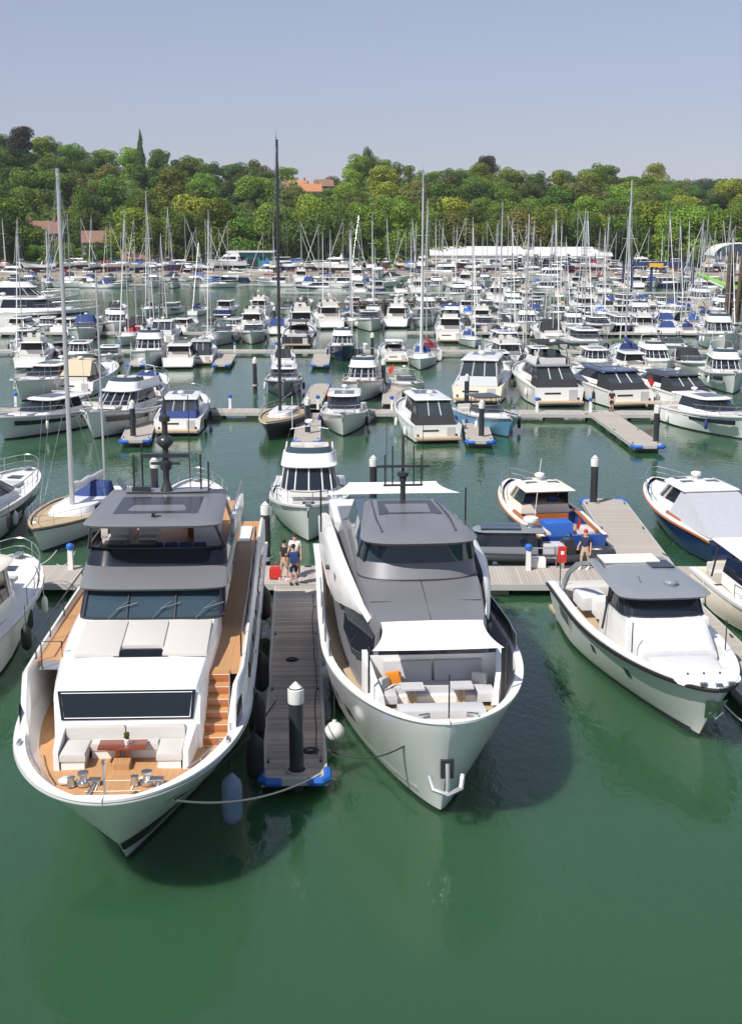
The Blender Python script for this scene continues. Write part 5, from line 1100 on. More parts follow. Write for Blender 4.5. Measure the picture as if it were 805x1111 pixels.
person('person in white T-shirt and khaki shorts, middle of the three by the finger', tuple(g(320.5, 624, .52)), R(170), 'shirt_white', 'shorts_khaki', pose=1, hh=1.84)
person('person in navy shirt and dark shorts wearing a blue rucksack, nearest of three', tuple(g(318.8, 634, .52)), R(10), 'shirt_navy', 'shirt_navy', pose=0, hold='pack', hh=1.72)
person('person in navy shirt and red cap standing by the royal blue boat stern', tuple(g(634, 617, .52)), R(150), 'shirt_navy', 'shorts_khaki', pose=1, hat='red')
person('person in dark clothes on the second walkway beside the dark-topped cruiser', tuple(g(663, 446, .52)), R(150), 'shirt_black', 'shirt_black')
person('person in dark clothes on the second walkway near the right edge', tuple(g(764, 450, .52)), R(150), 'shirt_black', 'shirt_navy', pose=1)
bag = MB(); bag.rbox((0, 0, .3), (.5, .3, .5), .1); bag.tube([(-.15, 0, .5), (-.1, 0, .75), (.1, 0, .75), (.15, 0, .5)], .02, 5)
tag(bag.build('bag', M['red']), 'red bag standing by the pile next to the three people', 'bag'); bpy.data.objects['bag'].location = g(299, 628, .515)

# ============================================================ second walkway and its boats
pontoon('main_walkway', 'second timber walkway crossing the marina behind the near boats', (-62, 109.5, 0), (64, 104.6, 0), 2.4, rub=False)
for px0, py0, px1, py1, wd, lb in ((147, 478, 160, 443, 2.0, 'finger pontoon beside the flybridge cruiser on the second walkway'), (333, 479, 336, 444, 1.8, 'finger pontoon right of the dark sloop'),
                                   (521, 479, 512, 447, 1.8, 'finger pontoon between the trawler and the light blue boat'), (704, 484, 655, 450, 2.0, 'spur pontoon running out from the second walkway at right')):
    a, b = g(px0, py0, .5), g(px1, py1, .5); pontoon('finger_pontoon', lb, a, b, wd)
for px0, px1, lb in ((66, 68, 'far-side finger left of the navy-canopy cruiser'), (338, 336, 'far-side finger left of the flybridge cruiser with brown trim'), (425, 418, 'far-side finger beside the small white cruiser'), (712, 700, 'far-side finger between the two dark-topped cruisers')):
    a = g(px0, 438, .5); pontoon('finger_pontoon', lb, (a.x + .3, a.y + 14, 0), (a.x, a.y, 0), 1.6)

def berth(px, py, wpx, stern=False, a=0, ratio=3.1, off=0):
    """beam, length and place of a boat whose near end floats at (px, py) and shows wpx wide"""
    p = g(px, py); D = p.y; B = wpx / F * math.hypot(D, CAMH) * .98; L = B * ratio
    d = Vector((math.sin(R(a)), -math.cos(R(a)), 0))          # towards the camera
    c = p - d * (L * (.5 if stern else .45))
    return (c.x, c.y, 0), (R(a) if stern else PI + R(a)), L, B
def mb_(kind, px, py, w_, label, stern=False, a=0, ratio=3.1, nm='cabin_cruiser', **kw):
    loc, rz, L, B = berth(px, py, w_, stern, a, ratio)
    return motorboat(kind, nm, label, loc, rz, L, B, 'motorboat', **kw)
def sb_(px, py, w_, label, stern=False, a=0, ratio=3.3, **kw):
    loc, rz, L, B = berth(px, py, w_, stern, a, ratio)
    return sailboat('sailing_yacht', label, loc, rz, L, B, **kw)
# near side
mb_('sport', 2, 478, 58, 'white sport cruiser with grey hull window at the left edge on the second walkway', a=-24, stripe='glass')
mb_('fly', 100, 477, 62, 'white flybridge cruiser, bow to camera, beside the grey pile at left', a=-14, stripe='glass')
mb_('sport', 193, 472, 56, 'white cruiser seen from astern with navy cockpit curtain', True, 2, encl='canvasblue', bim='canvasdark')
sb_(291, 478, 50, 'dark hulled sloop with teak deck and tall dark mast', a=-7, hm='dark', deckm='teakpale', mastm='dark', mast_h=21.3, cover=None, dodger=None, ratio=3.9, band='white2', genoa=None, mastr=.13)
mb_('sport', 372, 474, 54, 'white hardtop cruiser, bow to camera, right of the grey pile near picture centre', hat=1.15)
mb_('wheel', 474, 480, 60, 'white trawler seen from astern with black-framed wraparound stern windows', True, 8, encl='canvasdark', ratio=3.0, hm='white2')
mb_('open', 552, 475, 52, 'light blue boat with dark top beside the trawler', a=14, hm='sky', roofm='dark', ratio=2.9)
mb_('sport', 812, 478, 58, 'white cruiser cut by the right edge on the second walkway', a=16, stripe='glass')
# far side
mb_('sport', 22, 436, 52, 'white hardtop cruiser behind the left-edge sport cruiser', a=-12)
mb_('arch', 80, 430, 50, 'white cruiser with tan cockpit cover behind the flybridge cruiser at left', True, -4, canvas='canvastan')
mb_('arch', 158, 437, 40, 'small cruiser with navy canopy between the two white cruisers at left', True, 3, canvas='canvasblue')
mb_('sport', 308, 432, 42, 'charcoal hulled hardtop cruiser behind the dark sloop', a=3, hm='midgrey', stripe='glass')
mb_('fly', 389, 437, 46, 'white flybridge cruiser with brown trim behind the white hardtop cruiser', a=-4, rubm='wood')
mb_('arch', 447, 432, 34, 'small white open cruiser left of the trawler', a=5)
mb_('wheel', 517, 438, 60, 'white trawler yacht with white radar arch right of the trawler mast', True, -10, encl='lightgrey', hm='cream')
mb_('fly', 606, 441, 60, 'grey flybridge yacht seen from astern with black curtains and wooden platform', True, 5, encl='canvasdark', bim='canvasdark', roofm='midgrey', hm='white', hat=.85)
mb_('sport', 684, 442, 60, 'dark-topped sport cruiser seen from astern, left of two alike', True, 12, hat=.85, encl='canvasdark', roofm='navy', stripe='glass')
mb_('sport', 752, 444, 56, 'dark-topped sport cruiser seen from astern, right of two alike', True, 12, hat=.85, encl='canvasdark', roofm='dark', stripe='glass')
mb_('fly', 795, 428, 46, 'white flybridge cruiser near the right edge beyond the second walkway', a=-6, stripe='glass')
# third pontoon
pontoon('main_walkway', 'third timber walkway among the middle rows of boats', (-78, 160, 0), (86, 157.5, 0), 2.4, rub=False, simple=True)
for px, lb in ((148, 'finger pontoon left of the dark-windowed cruiser on the third walkway'), (240, 'finger pontoon right of the dark-windowed cruiser on the third walkway'), (347, 'finger pontoon near the centre of the third walkway'), (620, 'finger pontoon right of centre on the third walkway')):
    a = g(px, 396, .5); b = g(px + (CX - px) * .05, 384, .5); pontoon('finger_pontoon', lb, a, b, 1.8)
ROW3 = [('wheel', 217, 396, 32, 1, 3, 'dark-windowed cruiser seen from astern on the third walkway at left', dict(encl='canvasdark', roofm='lightgrey')),
        ('open', 58, 390, 26, 1, -4, 'black open boat with orange seats on the third walkway', dict(hm='dark', roofm='dark')),
        ('arch', 86, 372, 34, 0, 5, 'white cruiser with navy canopy near the left edge of the third walkway', dict(canvas='canvasblue')),
        ('wheel', 175, 374, 32, 1, 2, 'white wheelhouse boat left of the dark-windowed cruiser', dict(encl='lightgrey')),
        ('arch', 232, 376, 34, 0, -4, 'white open cruiser with arch behind the dark-windowed cruiser', {}),
        ('sport', 273, 374, 30, 0, 2, 'white cruiser left of the dark inflatable', {}),
        ('open', 322, 377, 36, 1, 0, 'black open tender with pale seats on the third walkway', dict(hm='dark', roofm='dark')),
        ('fly', 371, 392, 34, 0, 0, 'white flybridge cruiser with navy hull on the third walkway near centre', dict(hm='navy')),
        ('open', 430, 394, 30, 1, 4, 'small white open boat on the third walkway right of centre', dict(roofm='white2')),
        ('sport', 403, 360, 30, 0, 3, 'white hardtop boat just behind the third walkway, right of centre', dict(roofm='lightgrey')),
        ('fly', 488, 372, 34, 1, -3, 'white wheelhouse cruiser behind the red-trimmed yacht', dict(bim='canvasblue')),
        ('sport', 560, 388, 36, 0, 6, 'white sport boat behind the grey flybridge yacht', dict(stripe='navy')),
        ('sport', 648, 388, 40, 0, 4, 'white sport cruiser with sharp bow on the third walkway at right', dict(stripe='glass')),
        ('open', 738, 394, 42, 0, -2, 'white open boat with broad bow on the third walkway at right', dict(roofm='white2')),
        ('arch', 600, 372, 32, 1, 2, 'white boat with black canopy on the third walkway right of centre', dict(canvas='canvasdark')),
        ('fly', 785, 382, 40, 0, -8, 'white flybridge cruiser close to the right edge of the third walkway', {}),
        ('wheel', 20, 384, 30, 0, 3, 'white wheelhouse boat at the left end of the third walkway', {})]
for kind, px, py, w_, st, a, lb, kw in ROW3: mb_(kind, px, py, w_, lb, bool(st), a, **kw)
for px, py, w_, st, a, lb, kw in ((20, 392, 28, 0, 4, 'white sloop near the left edge of the third walkway', dict(cover='canvasblue', mast_h=15)),
        (132, 376, 30, 0, -3, 'ketch with maroon sail cover on the third walkway', dict(cover='canvasred', mizzen=True, mast_h=17, dodger='canvasred')),
        (158, 372, 26, 1, 2, 'sloop with tall bare mast behind the two-masted ketch', dict(cover='white2', mast_h=19.5)),
        (226, 378, 26, 0, 0, 'sloop with white cover behind the dark-windowed cruiser', dict(cover='white2', mast_h=17)),
        (456, 402, 36, 0, -4, 'white sloop with the tall mast right of picture centre', dict(cover='white2', mast_h=20.6, dodger='canvasblue', mastr=.12)),
        (470, 392, 32, 1, 5, 'white sloop with red lifebuoy frame on its stern', dict(cover='canvasred', mast_h=18, dodger='canvasred')),
        (605, 374, 26, 0, 3, 'white sloop with tall mast right of the grey flybridge yacht', dict(mast_h=17)),
        (686, 398, 40, 1, -4, 'white sloop with stern frame and tall raked mast at right', dict(cover='canvasblue', mast_h=20, mastr=.11)),
        (515, 378, 26, 0, 3, 'white sloop with blue cover behind the trawler yacht', dict(cover='canvasroyal', mast_h=16)),
        (545, 372, 26, 1, -2, 'sloop with tan cover behind the grey flybridge yacht', dict(cover='canvastan', mast_h=18)),
        (640, 372, 26, 1, 3, 'sloop with navy hull on the third walkway at right', dict(hm='navy', mast_h=17))):
    sb_(px, py, w_, lb, bool(st), a, **kw)
# broadside motor yachts at left
motorboat('sport', 'motor_yacht', 'long white motor yacht lying broadside at the left edge, nearer of two', tuple(g(40, 354)), R(-92), 20, 5.2, 'yacht', stripe='glass')
motorboat('fly', 'motor_yacht', 'long white motor yacht lying broadside at the left edge, farther of two', tuple(g(28, 340)), R(-90), 19, 5.0, 'yacht', stripe='glass')

# ============================================================ far rows
def proto(kind):
    o = (0, 0, 0)
    if kind == 'sblue': return sailboat('sailing_yacht', None, o, 0, 10.5, 3.3, simple=True, cover='canvasblue'), 'white sloop with navy sail cover', 'sailing yacht'
    if kind == 'swhite': return sailboat('sailing_yacht', None, o, 0, 11.5, 3.5, simple=True, cover='white2', dodger='canvasdark'), 'white sloop with pale sail cover', 'sailing yacht'
    if kind == 'snavy': return sailboat('sailing_yacht', None, o, 0, 11, 3.4, simple=True, hm='navy', cover='white2', dodger=None, anti='antired'), 'navy hulled sloop', 'sailing yacht'
    if kind == 'sroyal': return sailboat('sailing_yacht', None, o, 0, 10, 3.2, simple=True, cover='canvasroyal', dodger='canvasroyal', anti='antiblue'), 'white sloop with bright blue covers', 'sailing yacht'
    if kind == 'sred': return sailboat('sailing_yacht', None, o, 0, 10, 3.2, simple=True, cover='canvasred', dodger='canvasred', anti='antired'), 'white sloop with dark red covers', 'sailing yacht'
    if kind == 'stan': return sailboat('sailing_yacht', None, o, 0, 11, 3.3, simple=True, hm='cream', cover='canvastan', dodger='canvastan'), 'cream sloop with tan covers', 'sailing yacht'
    if kind == 'sport': return motorboat('sport', 'cabin_cruiser', None, o, 0, 10, 3.4, simple=True, stripe='glass'), 'white hardtop cruiser', 'motorboat'
    if kind == 'fly': return motorboat('fly', 'flybridge_cruiser', None, o, 0, 11.5, 3.8, simple=True), 'white flybridge cruiser', 'motorboat'
    if kind == 'arch': return motorboat('arch', 'cabin_cruiser', None, o, 0, 9, 3.1, simple=True, canvas='canvasblue'), 'white cruiser with blue canopy', 'motorboat'
    if kind == 'archd': return motorboat('arch', 'cabin_cruiser', None, o, 0, 9, 3.1, simple=True, canvas='canvasdark'), 'white cruiser with black canopy', 'motorboat'
    if kind == 'wheel': return motorboat('wheel', 'cabin_cruiser', None, o, 0, 9, 3.2, simple=True), 'white wheelhouse boat', 'motorboat'
    if kind == 'wheeln': return motorboat('wheel', 'cabin_cruiser', None, o, 0, 9.5, 3.3, simple=True, hm='navy', anti='antired'), 'navy hulled wheelhouse boat', 'motorboat'
PROTO = {}
def place(kind, x, y, rz, sc, z=0, keel=False):
    if kind not in PROTO:
        r, d, c = proto(kind); PROTO[kind] = [r, d, c, False]
    P_ = PROTO[kind]
    o = P_[0] if not P_[3] else copy_tree(P_[0]); P_[3] = True
    o.location = (x, y, z); o.rotation_euler = (0, 0, rz); o.scale = (sc, sc, sc)
    return o, P_[1], P_[2]
def name_row(items, phrase, group):
    cnt = {}
    tot = {}
    for px, o, d, c in items: tot[d] = tot.get(d, 0) + 1
    for px, o, d, c in sorted(items, key=lambda t: t[0]):
        n = cnt[d] = cnt.get(d, 0) + 1
        tag(o, (f'only {d} ' if tot[d] == 1 else f'{ORD[n - 1]} {d} from the left ') + phrase, c, group)
rnd = random.Random(21)
SA = ['sblue', 'swhite', 'snavy', 'sroyal', 'sred', 'stan', 'swhite', 'sblue']; MO = ['sport', 'fly', 'arch', 'archd', 'wheel', 'wheeln', 'sport', 'fly']
def auto_row(py, x0, x1, step, psail, phrase, group, side=0.0, gaps=()):
    items = []; px = x0
    while px < x1:
        if not any(a < px < b for a, b in gaps):
            p = g(px + rnd.uniform(-2, 2), py + rnd.uniform(-.8, .8)); k = rnd.choice(SA) if rnd.random() < psail * .72 else rnd.choice(MO)
            rz = (PI if rnd.random() < .5 else 0) + R(rnd.uniform(-8, 8))
            if rnd.random() < side: rz += PI / 2; px += step * .8
            o, d, c = place(k, p.x, p.y + 5, rz, rnd.uniform(.85, 1.12)); items.append((px, o, d, c))
        px += step * rnd.uniform(.85, 1.2)
    name_row(items, phrase, group)
auto_row(356, 355, 800, 27, .35, 'in the fourth row', 'boats in the fourth row', gaps=((600, 622),))
auto_row(343, 120, 335, 30, .3, 'in the left fourth row', 'boats in the left fourth row')
auto_row(341, 480, 800, 25, .5, 'in the right fifth row', 'boats in the right fifth row')
auto_row(329, 500, 640, 22, .6, 'beside the long footbridge', 'boats beside the footbridge')
auto_row(319, 345, 800, 23, .6, 'beyond the timber jetty', 'boats beyond the timber jetty', side=.25, gaps=((690, 770),))
auto_row(313, 5, 270, 24, .55, 'beyond the open water', 'boats beyond the open water', side=.5)
auto_row(306, 10, 800, 21, .7, 'nearest the far shore', 'boats nearest the shore', side=.45)
auto_row(410, 545, 800, 36, .25, 'close behind the dark-topped cruisers', 'boats behind the dark-topped cruisers', gaps=((585, 632), (770, 800)))
auto_row(400, 30, 600, 40, .2, 'by the third walkway', 'boats on the near side of the third walkway', gaps=((40, 75), (195, 250), (260, 300), (335, 400), (415, 490), (500, 530)))
auto_row(364, 15, 345, 25, .35, 'behind the third walkway at left', 'boats behind the third walkway at left')
auto_row(365, 500, 800, 25, .4, 'behind the third walkway at right', 'boats behind the third walkway at right')
auto_row(349, 350, 800, 24, .45, 'between the fourth and fifth rows', 'boats between the fourth and fifth rows')
auto_row(335, 330, 500, 24, .5, 'before the timber jetty', 'boats before the timber jetty')
auto_row(335, 640, 800, 20, .5, 'around the footbridge end', 'boats around the footbridge end')
auto_row(312, 300, 800, 20, .6, 'in the second shore row', 'boats in the second row from the shore', side=.3)
auto_row(301, 5, 800, 19, .6, 'against the shore stones', 'boats against the shore', side=.6)
for Y, x0, x1, lb in ((186, -72, -14, 'far walkway left of centre in the fourth row'), (205, 8, 82, 'far walkway right of centre in the fifth row'), (243, 14, 60, 'far walkway beside the footbridge'), (292, -20, 100, 'far walkway beyond the timber jetty'), (330, -110, 120, 'farthest walkway near the shore'), (186, 5, 70, 'far walkway right of centre in the fourth row')):
    pontoon('main_walkway', lb, (x0, Y, 0), (x1, Y - 1, 0), 2.2, rub=False, simple=True)

# boats laid up ashore on the hard, each in its cradle
items = []
px = 6
while px < 800:
    if not (255 < px < 292 or 735 < px < 760):
        Y = rnd.uniform(380, 408); k = rnd.choice(SA) if rnd.random() < .72 else rnd.choice(MO)
        o, d, c = place(k, gx(px, Y), Y, rnd.choice((0, PI, PI / 2, -PI / 2)) + R(rnd.uniform(-20, 20)), rnd.uniform(.8, 1.1), 2.6)
        cr = MB()
        for sx in (-1, 1):
            for y in (-2.2, 2.2): cr.tube([(sx * 1.9, y, -2.2), (sx * 1.05, y, -.15)], .09, 5); cr.tube([(-1.9, y, -2.1), (1.9, y, -2.1)], .09, 5)
        ck = o.copy() if False else None
        if 'cradle' not in PILE: PILE['cradle'] = cr.mesh('cradle', M['liftblue']); kb = MB(); kb.loft([[(x * .14, y * 1.3, z) for x, y in ((1, -1), (1, .6), (0, 1), (-1, .6), (-1, -1))] for z in (-1.35, -.5)], True, True, True); PILE['keel'] = kb.mesh('keel', M['antired'])
        for nm in ('cradle', 'keel'):
            q = bpy.data.objects.new(nm, PILE[nm]); C.objects.link(q); q.parent = o; q.scale = (1 / o.scale.x,) * 3 if nm == 'cradle' else (1, 1, 1)
        items.append((px, o, d, c))
    px += rnd.uniform(13, 18)
name_row(items, 'propped ashore on the hard', 'boats laid up ashore')

# ============================================================ boatyard: sheds, lift, bridge, crane, jetty
def part_box(root, name, m, c, d, rz=0):
    mb = MB(); mb.box(c, d, rz); return mb.build(name, m, root)
def gable(root, name, m, x0, x1, y0, y1, z0, z1, axis='X', ov=.5, t=.25):
    mb = MB()
    if axis == 'X':
        ym = (y0 + y1) / 2
        for a, b in ((y0 - ov, ym), (y1 + ov, ym)): mb.loft([[(x, a, z0 - .15), (x, b, z1), (x, b, z1 + t), (x, a, z0 + t - .15)] for x in (x0 - ov, x1 + ov)], True, True, True)
    else:
        xm = (x0 + x1) / 2
        for a, b in ((x0 - ov, xm), (x1 + ov, xm)): mb.loft([[(a, y, z0 - .15), (b, y, z1), (b, y, z1 + t), (a, y, z0 + t - .15)] for y in (y0 - ov, y1 + ov)], True, True, True)
    return mb.build(name, m, root)
def gable_wall(root, name, m, x0, x1, y0, y1, z0, z1, axis='X'):
    mb = MB()
    if axis == 'X':
        ym = (y0 + y1) / 2; mb.loft([[(x, y0, 0), (x, y1, 0), (x, y1, z0), (x, ym, z1), (x, y0, z0)] for x in (x0, x1)], True, True, True)
    else:
        xm = (x0 + x1) / 2; mb.loft([[(x0, y, 0), (x1, y, 0), (x1, y, z0), (xm, y, z1), (x0, y, z0)] for y in (y0, y1)], True, True, True)
    return mb.build(name, m, root)
Y = 421
for px0, px1, zt, lb in ((468, 572, 6.6, 'long pale-roofed boat shed behind the masts, left half'), (574, 662, 6.4, 'long pale-roofed boat shed behind the masts, right half')):
    x0, x1 = gx(px0, Y), gx(px1, Y); xm = (x0 + x1) / 2
    s_ = thing('boat_shed', (xm, Y + 6, 1.2), 0, lb, 'building', 'boatyard sheds'); hw = (x1 - x0) / 2
    gable_wall(s_, 'wall', M['white2'], -hw, hw, -6, 6, zt - 2.6, zt - .2); gable(s_, 'roof', M['shedroof'], -hw, hw, -6, 6, zt - 2.6, zt - .2)
    for i in range(7):
        xx = lerp(-hw + 1.5, hw - 1.5, i / 6); d_ = part_box(s_, 'door' if i % 3 == 1 else 'window', M['liftblue'] if i % 3 == 1 else M['glass'], (xx, -6.02, 1.4 if i % 3 == 1 else 2.0), (2.6, .12, 2.7 if i % 3 == 1 else 1.1))
x0, x1 = gx(253, 415), gx(291, 415)
s_ = thing('workshop', ((x0 + x1) / 2, 420, 1.2), 0, 'small workshop with white end and teal front left of centre on the hard', 'building'); hw = (x1 - x0) / 2
part_box(s_, 'wall', M['teal'], (0, 0, 2.4), (2 * hw, 8, 4.8)); part_box(s_, 'end_wall', M['white2'], (-hw - .05, -.5, 2.5), (3.5, 9.2, 5.0)); part_box(s_, 'roof', M['shedroof'], (0, 0, 5.15), (2 * hw + 4, 10, .35))
part_box(s_, 'door', M['dark'], (.6, -4.06, 1.6), (3.2, .12, 3.2)); part_box(s_, 'window', M['glass'], (-2.4, -4.06, 3.2), (1.6, .12, 1.0)); part_box(s_, 'window', M['glass'], (3.6, -4.06, 3.2), (1.6, .12, 1.0))
tp = MB(); tp.rbox((0, 0, 1.4), (8, 6, 2.8), 1.0); tag(tp.build('tarpaulin', M['canvasroyal']), 'bright blue tarpaulin cover right of the teal workshop', 'tarpaulin'); bpy.data.objects['tarpaulin'].location = (gx(300, 408), 408, 1.2)
cn = MB(); cn.box((0, 0, 1.3), (6, 2.5, 2.6)); tag(cn.build('container', M['canvasblue']), 'blue shipping container between the masts near the shed', 'container'); bpy.data.objects['container'].location = (gx(449, 412), 412, 1.2)
# barrel roofed building at right
b_ = thing('boat_hall', (gx(797, 405), 409, 1.2), 0, 'white hall with arched barrel roof at the right edge', 'building')
part_box(b_, 'wall', M['white2'], (0, 0, 2.2), (13, 9, 4.4)); mb = MB(); ar = [(7 * math.cos(PI * i / 16), 4.3 + 3.6 * math.sin(PI * i / 16)) for i in range(17)]
mb.loft([[(x, y, z) for x, z in ar] for y in (-5.5, 5.5)], True, True, True); mb.build('roof', M['shedroof'], b_, 50)
mb = MB(); mb.loft([[(x * .97, y, z - .1) for x, z in ar] for y in (-5.6, -5.52)], True, True, True); mb.build('gable_end', M['glass2'], b_)
mb = MB(); mb.tube([(x, -5.65, z) for x, z in ar], .28, 6); mb.build('roof_edge', M['white'], b_)
for i in range(5):
    part_box(b_, 'window', M['glass'], (-5 + 2.5 * i, -4.55, 2.6), (1.5, .1, 1.2)); mb = MB(); mb.tube([(-5 + 2.5 * i, -5.6, 0), (-5 + 2.5 * i, -5.6, 5.5)], .12, 6); mb.build('column', M['white2'], b_)
# storage rack building between shed and shore
rk = thing('dry_stack_rack', (gx(600, 396), 398, 1.2), 0, 'dark blue steel storage rack in front of the long shed', 'rack')
for lv in range(3):
    part_box(rk, 'shelf', M['liftblue'], (0, 0, 1.5 + lv * 1.6 - 1.3), (24, 5, .15))
for i in range(7): part_box(rk, 'upright', M['liftblue'], (-12 + 4 * i, -2.5, 2.6), (.22, .22, 5.2))
items = []
for lv in range(3):
    for i in range(5):
        o, d, c = place(('sport', 'arch', 'wheel')[(i + lv) % 3], rk.location.x - 9.6 + 4.7 * i, 398.2, rnd.choice((0, PI)), .46, 1.2 + .62 + lv * 1.6); items.append((i + lv * .1, o, d, c))
name_row(items, 'on the storage rack', 'small boats on the storage rack')
# travel lift
tl = thing('travel_lift', (gx(713, 300), 300, 0), 0, 'dark blue boat lift frame with a yellow sling box', 'crane')
for sx in (-1, 1):
    for y in (-5, 5): part_box(tl, 'leg', M['liftblue'], (sx * 6.6, y, 2.6), (.55, .55, 7.6))
    part_box(tl, 'side_beam', M['liftblue'], (sx * 6.6, 0, 3.0), (.4, 9.2, .4))
for y in (-5, 5): part_box(tl, 'cross_beam', M['liftblue'], (0, y, 6.3), (13.6, .55, .6))
part_box(tl, 'winch_box', M['yellow'], (-1.5, -5.5, 6.2), (3.0, .3, .8))
part_box(tl, 'leg', M['liftblue'], (-2.4, -5, 2.6), (.5, .5, 7.3))
# foot bridge
fbp0, fbp1 = g(640, 340, 1.0), g(742, 340, 1.0)
fb_ = thing('footbridge', (fbp0.x, fbp0.y, 0), math.atan2(-(fbp1 - fbp0).x, (fbp1 - fbp0).y), 'pale truss footbridge crossing between the far rows at right', 'bridge'); Lb = (fbp1 - fbp0).length
part_box(fb_, 'deck', M['fascia'], (0, Lb / 2, 1.0), (1.8, Lb, .2))
for sx in (-1, 1):
    mb = MB(); mb.box((sx * .95, Lb / 2, 2.2), (.12, Lb, .12)); mb.build('handrail', M['white2'], fb_); n = int(Lb / 1.4)
    mb = MB()
    for i in range(n): mb.tube([(sx * .95, i * Lb / n, 1.1), (sx * .95, (i + .5) * Lb / n, 2.2), (sx * .95, (i + 1) * Lb / n, 1.1)], .05, 4)
    mb.build('truss_bars', M['white2'], fb_)['kind'] = 'stuff'
    for i in range(4): part_box(fb_, 'support', M['dark'], (sx * .7, (i + .5) * Lb / 4, 0), (.25, .25, 2.0))
# green crane arm
cr_ = thing('crane', (gx(778, 290), 290, 0), 0, 'lime green crane arm slanting down beside the right edge', 'crane')
mb = MB(); mb.tube([(2.5, 0, 1.6), (-4.5, 0, 4.6)], .75, 8, .45); mb.build('boom', M['green'], cr_); mb = MB(); mb.tube([(1.2, -.9, 1.6), (-2.0, -.9, 3.1)], .28, 8); mb.build('ram', M['white2'], cr_)
part_box(cr_, 'cab', M['green'], (3.4, 0, 2.2), (2.4, 2.0, 1.8)); part_box(cr_, 'cab_window', M['glass'], (3.4, -1.03, 2.6), (1.6, .08, .7)); part_box(cr_, 'base', M['dark'], (2.6, 0, .6), (5, 2.6, 1.4))
dp = thing('timber_dolphin', (gx(795, 205), 205, 0), 0, 'cluster of tall dark timber piles leaning together at the right edge', 'pile')
for dx, dy, tx in ((-.8, 0, .2), (.0, .8, .3), (.9, -.3, .5), (.3, -.8, .9)): mb = MB(); mb.tube([(dx, dy, -2), (dx + tx, dy, 11.0)], .32, 8); mb.build('timber', M['jetty'], dp)
for z in (3.5, 7.5): mb = MB(); mb.tube([(-1, -.9, z), (1.6, -.9, z + .3)], .16, 6); mb.build('brace', M['jetty'], dp)
# brown timber jetty
ja, jb = g(372, 331, 1.4), g(485, 327, 1.4)
jt = thing('timber_jetty', (ja.x, ja.y, 0), math.atan2(-(jb - ja).x, (jb - ja).y), 'low brown timber jetty wall in the middle distance right of centre', 'jetty'); Lj = (jb - ja).length
part_box(jt, 'deck', M['jetty'], (0, Lj / 2, 1.55), (3.4, Lj, .3)); part_box(jt, 'face', M['jetty'], (1.75, Lj / 2, .6), (.18, Lj, 1.5))
for i in range(int(Lj / 1.6)): part_box(jt, 'post', M['jetty'], (1.95, .6 + i * 1.6, .8), (.3, .3, 2.6))
# rock breakwater along the shore
bw = MB(); rnd = random.Random(5)
for i in range(900):
    x = rnd.uniform(-150, 150); t = rnd.random(); y = SHORE + .6 + t * 5; z = lerp(-.2, 1.1, t); s0 = rnd.uniform(.35, .9)
    bw.box((x, y, z), (s0, s0 * rnd.uniform(.6, 1), s0 * rnd.uniform(.5, .9)), rnd.uniform(0, 3), rnd.uniform(.55, .9), rnd.uniform(-.4, .4))
tag(bw.build('rocks', M['concrete'], None, 20), 'rough stones along the boatyard shore', 'rocks', kind='stuff')

# ============================================================ houses among the trees
def house(px, Y, zb, wd, dp_, hw_, hr, label, roofm='rooftile', wallm='brick', axis='X', chim=1):
    r = thing('house', (gx(px, Y), Y, zb), R(rnd.uniform(-12, 12)), label, 'house', 'houses among the trees')
    gable_wall(r, 'wall', M[wallm], -wd / 2, wd / 2, -dp_ / 2, dp_ / 2, hw_, hw_ + hr, axis); rf = gable(r, 'roof', M[roofm], -wd / 2, wd / 2, -dp_ / 2, dp_ / 2, hw_, hw_ + hr, axis)
    for k in range(chim): part_box(rf, 'chimney', M['brick'], ((-1) ** k * wd * .36, 0, hw_ + hr + .4), (.9, .9, 2.2))
    n = max(2, int(wd / 3))
    for fl in range(int(hw_ / 2.6)):
        for i in range(n):
            xx = lerp(-wd / 2 + 1.4, wd / 2 - 1.4, i / (n - 1)); wn = part_box(r, 'window', M['white2'], (xx, -dp_ / 2 - .04, 1.5 + fl * 2.6), (1.3, .1, 1.3)); part_box(wn, 'pane', M['glass'], (xx, -dp_ / 2 - .1, 1.5 + fl * 2.6), (1.05, .04, 1.05))
    return r
house(49, 462, 6.0, 11, 8, 5.4, 4.0, 'brown-roofed brick house with chimneys among the trees at left', chim=2)
house(107, 452, 4.0, 9, 7, 4.6, 3.6, 'brown-roofed cottage right of the left house, among the trees', wallm='render_wall')
house(147, 600, 20.5, 8, 7, 5.2, 2.6, 'half-hidden house with grey roof above the cottage at left', roofm='dark', wallm='render_wall')
house(302, 700, 26.5, 11, 9, 5.0, 3.6, 'house with dark hipped roof left of the orange roofs on the ridge', roofm='rooftile', wallm='render_wall')
house(325, 715, 27.5, 9, 8, 5.2, 3.4, 'first orange-roofed house from the left on the ridge', roofm='roofred')
house(337, 690, 25.0, 11, 8, 5.0, 3.8, 'lower orange-roofed house with pale wall on the ridge', roofm='roofred', wallm='render_wall')
house(352, 735, 28.5, 9, 8, 5.2, 3.4, 'house behind the orange roofs at the right end of the ridge group', roofm='rooftile')
house(680, 820, 25, 10, 8, 4.6, 3.8, 'single orange-roofed house in the woods at right', roofm='roofred', wallm='render_wall')
house(440, 432, 1.2, 12, 7, 2.6, 1.8, 'low dark hut behind the boats near the blue container', roofm='dark', wallm='render_wall', chim=0)
house(158, 430, 1.2, 14, 7, 2.8, 2.0, 'low brick office behind the masts at left', roofm='rooftile', chim=0)

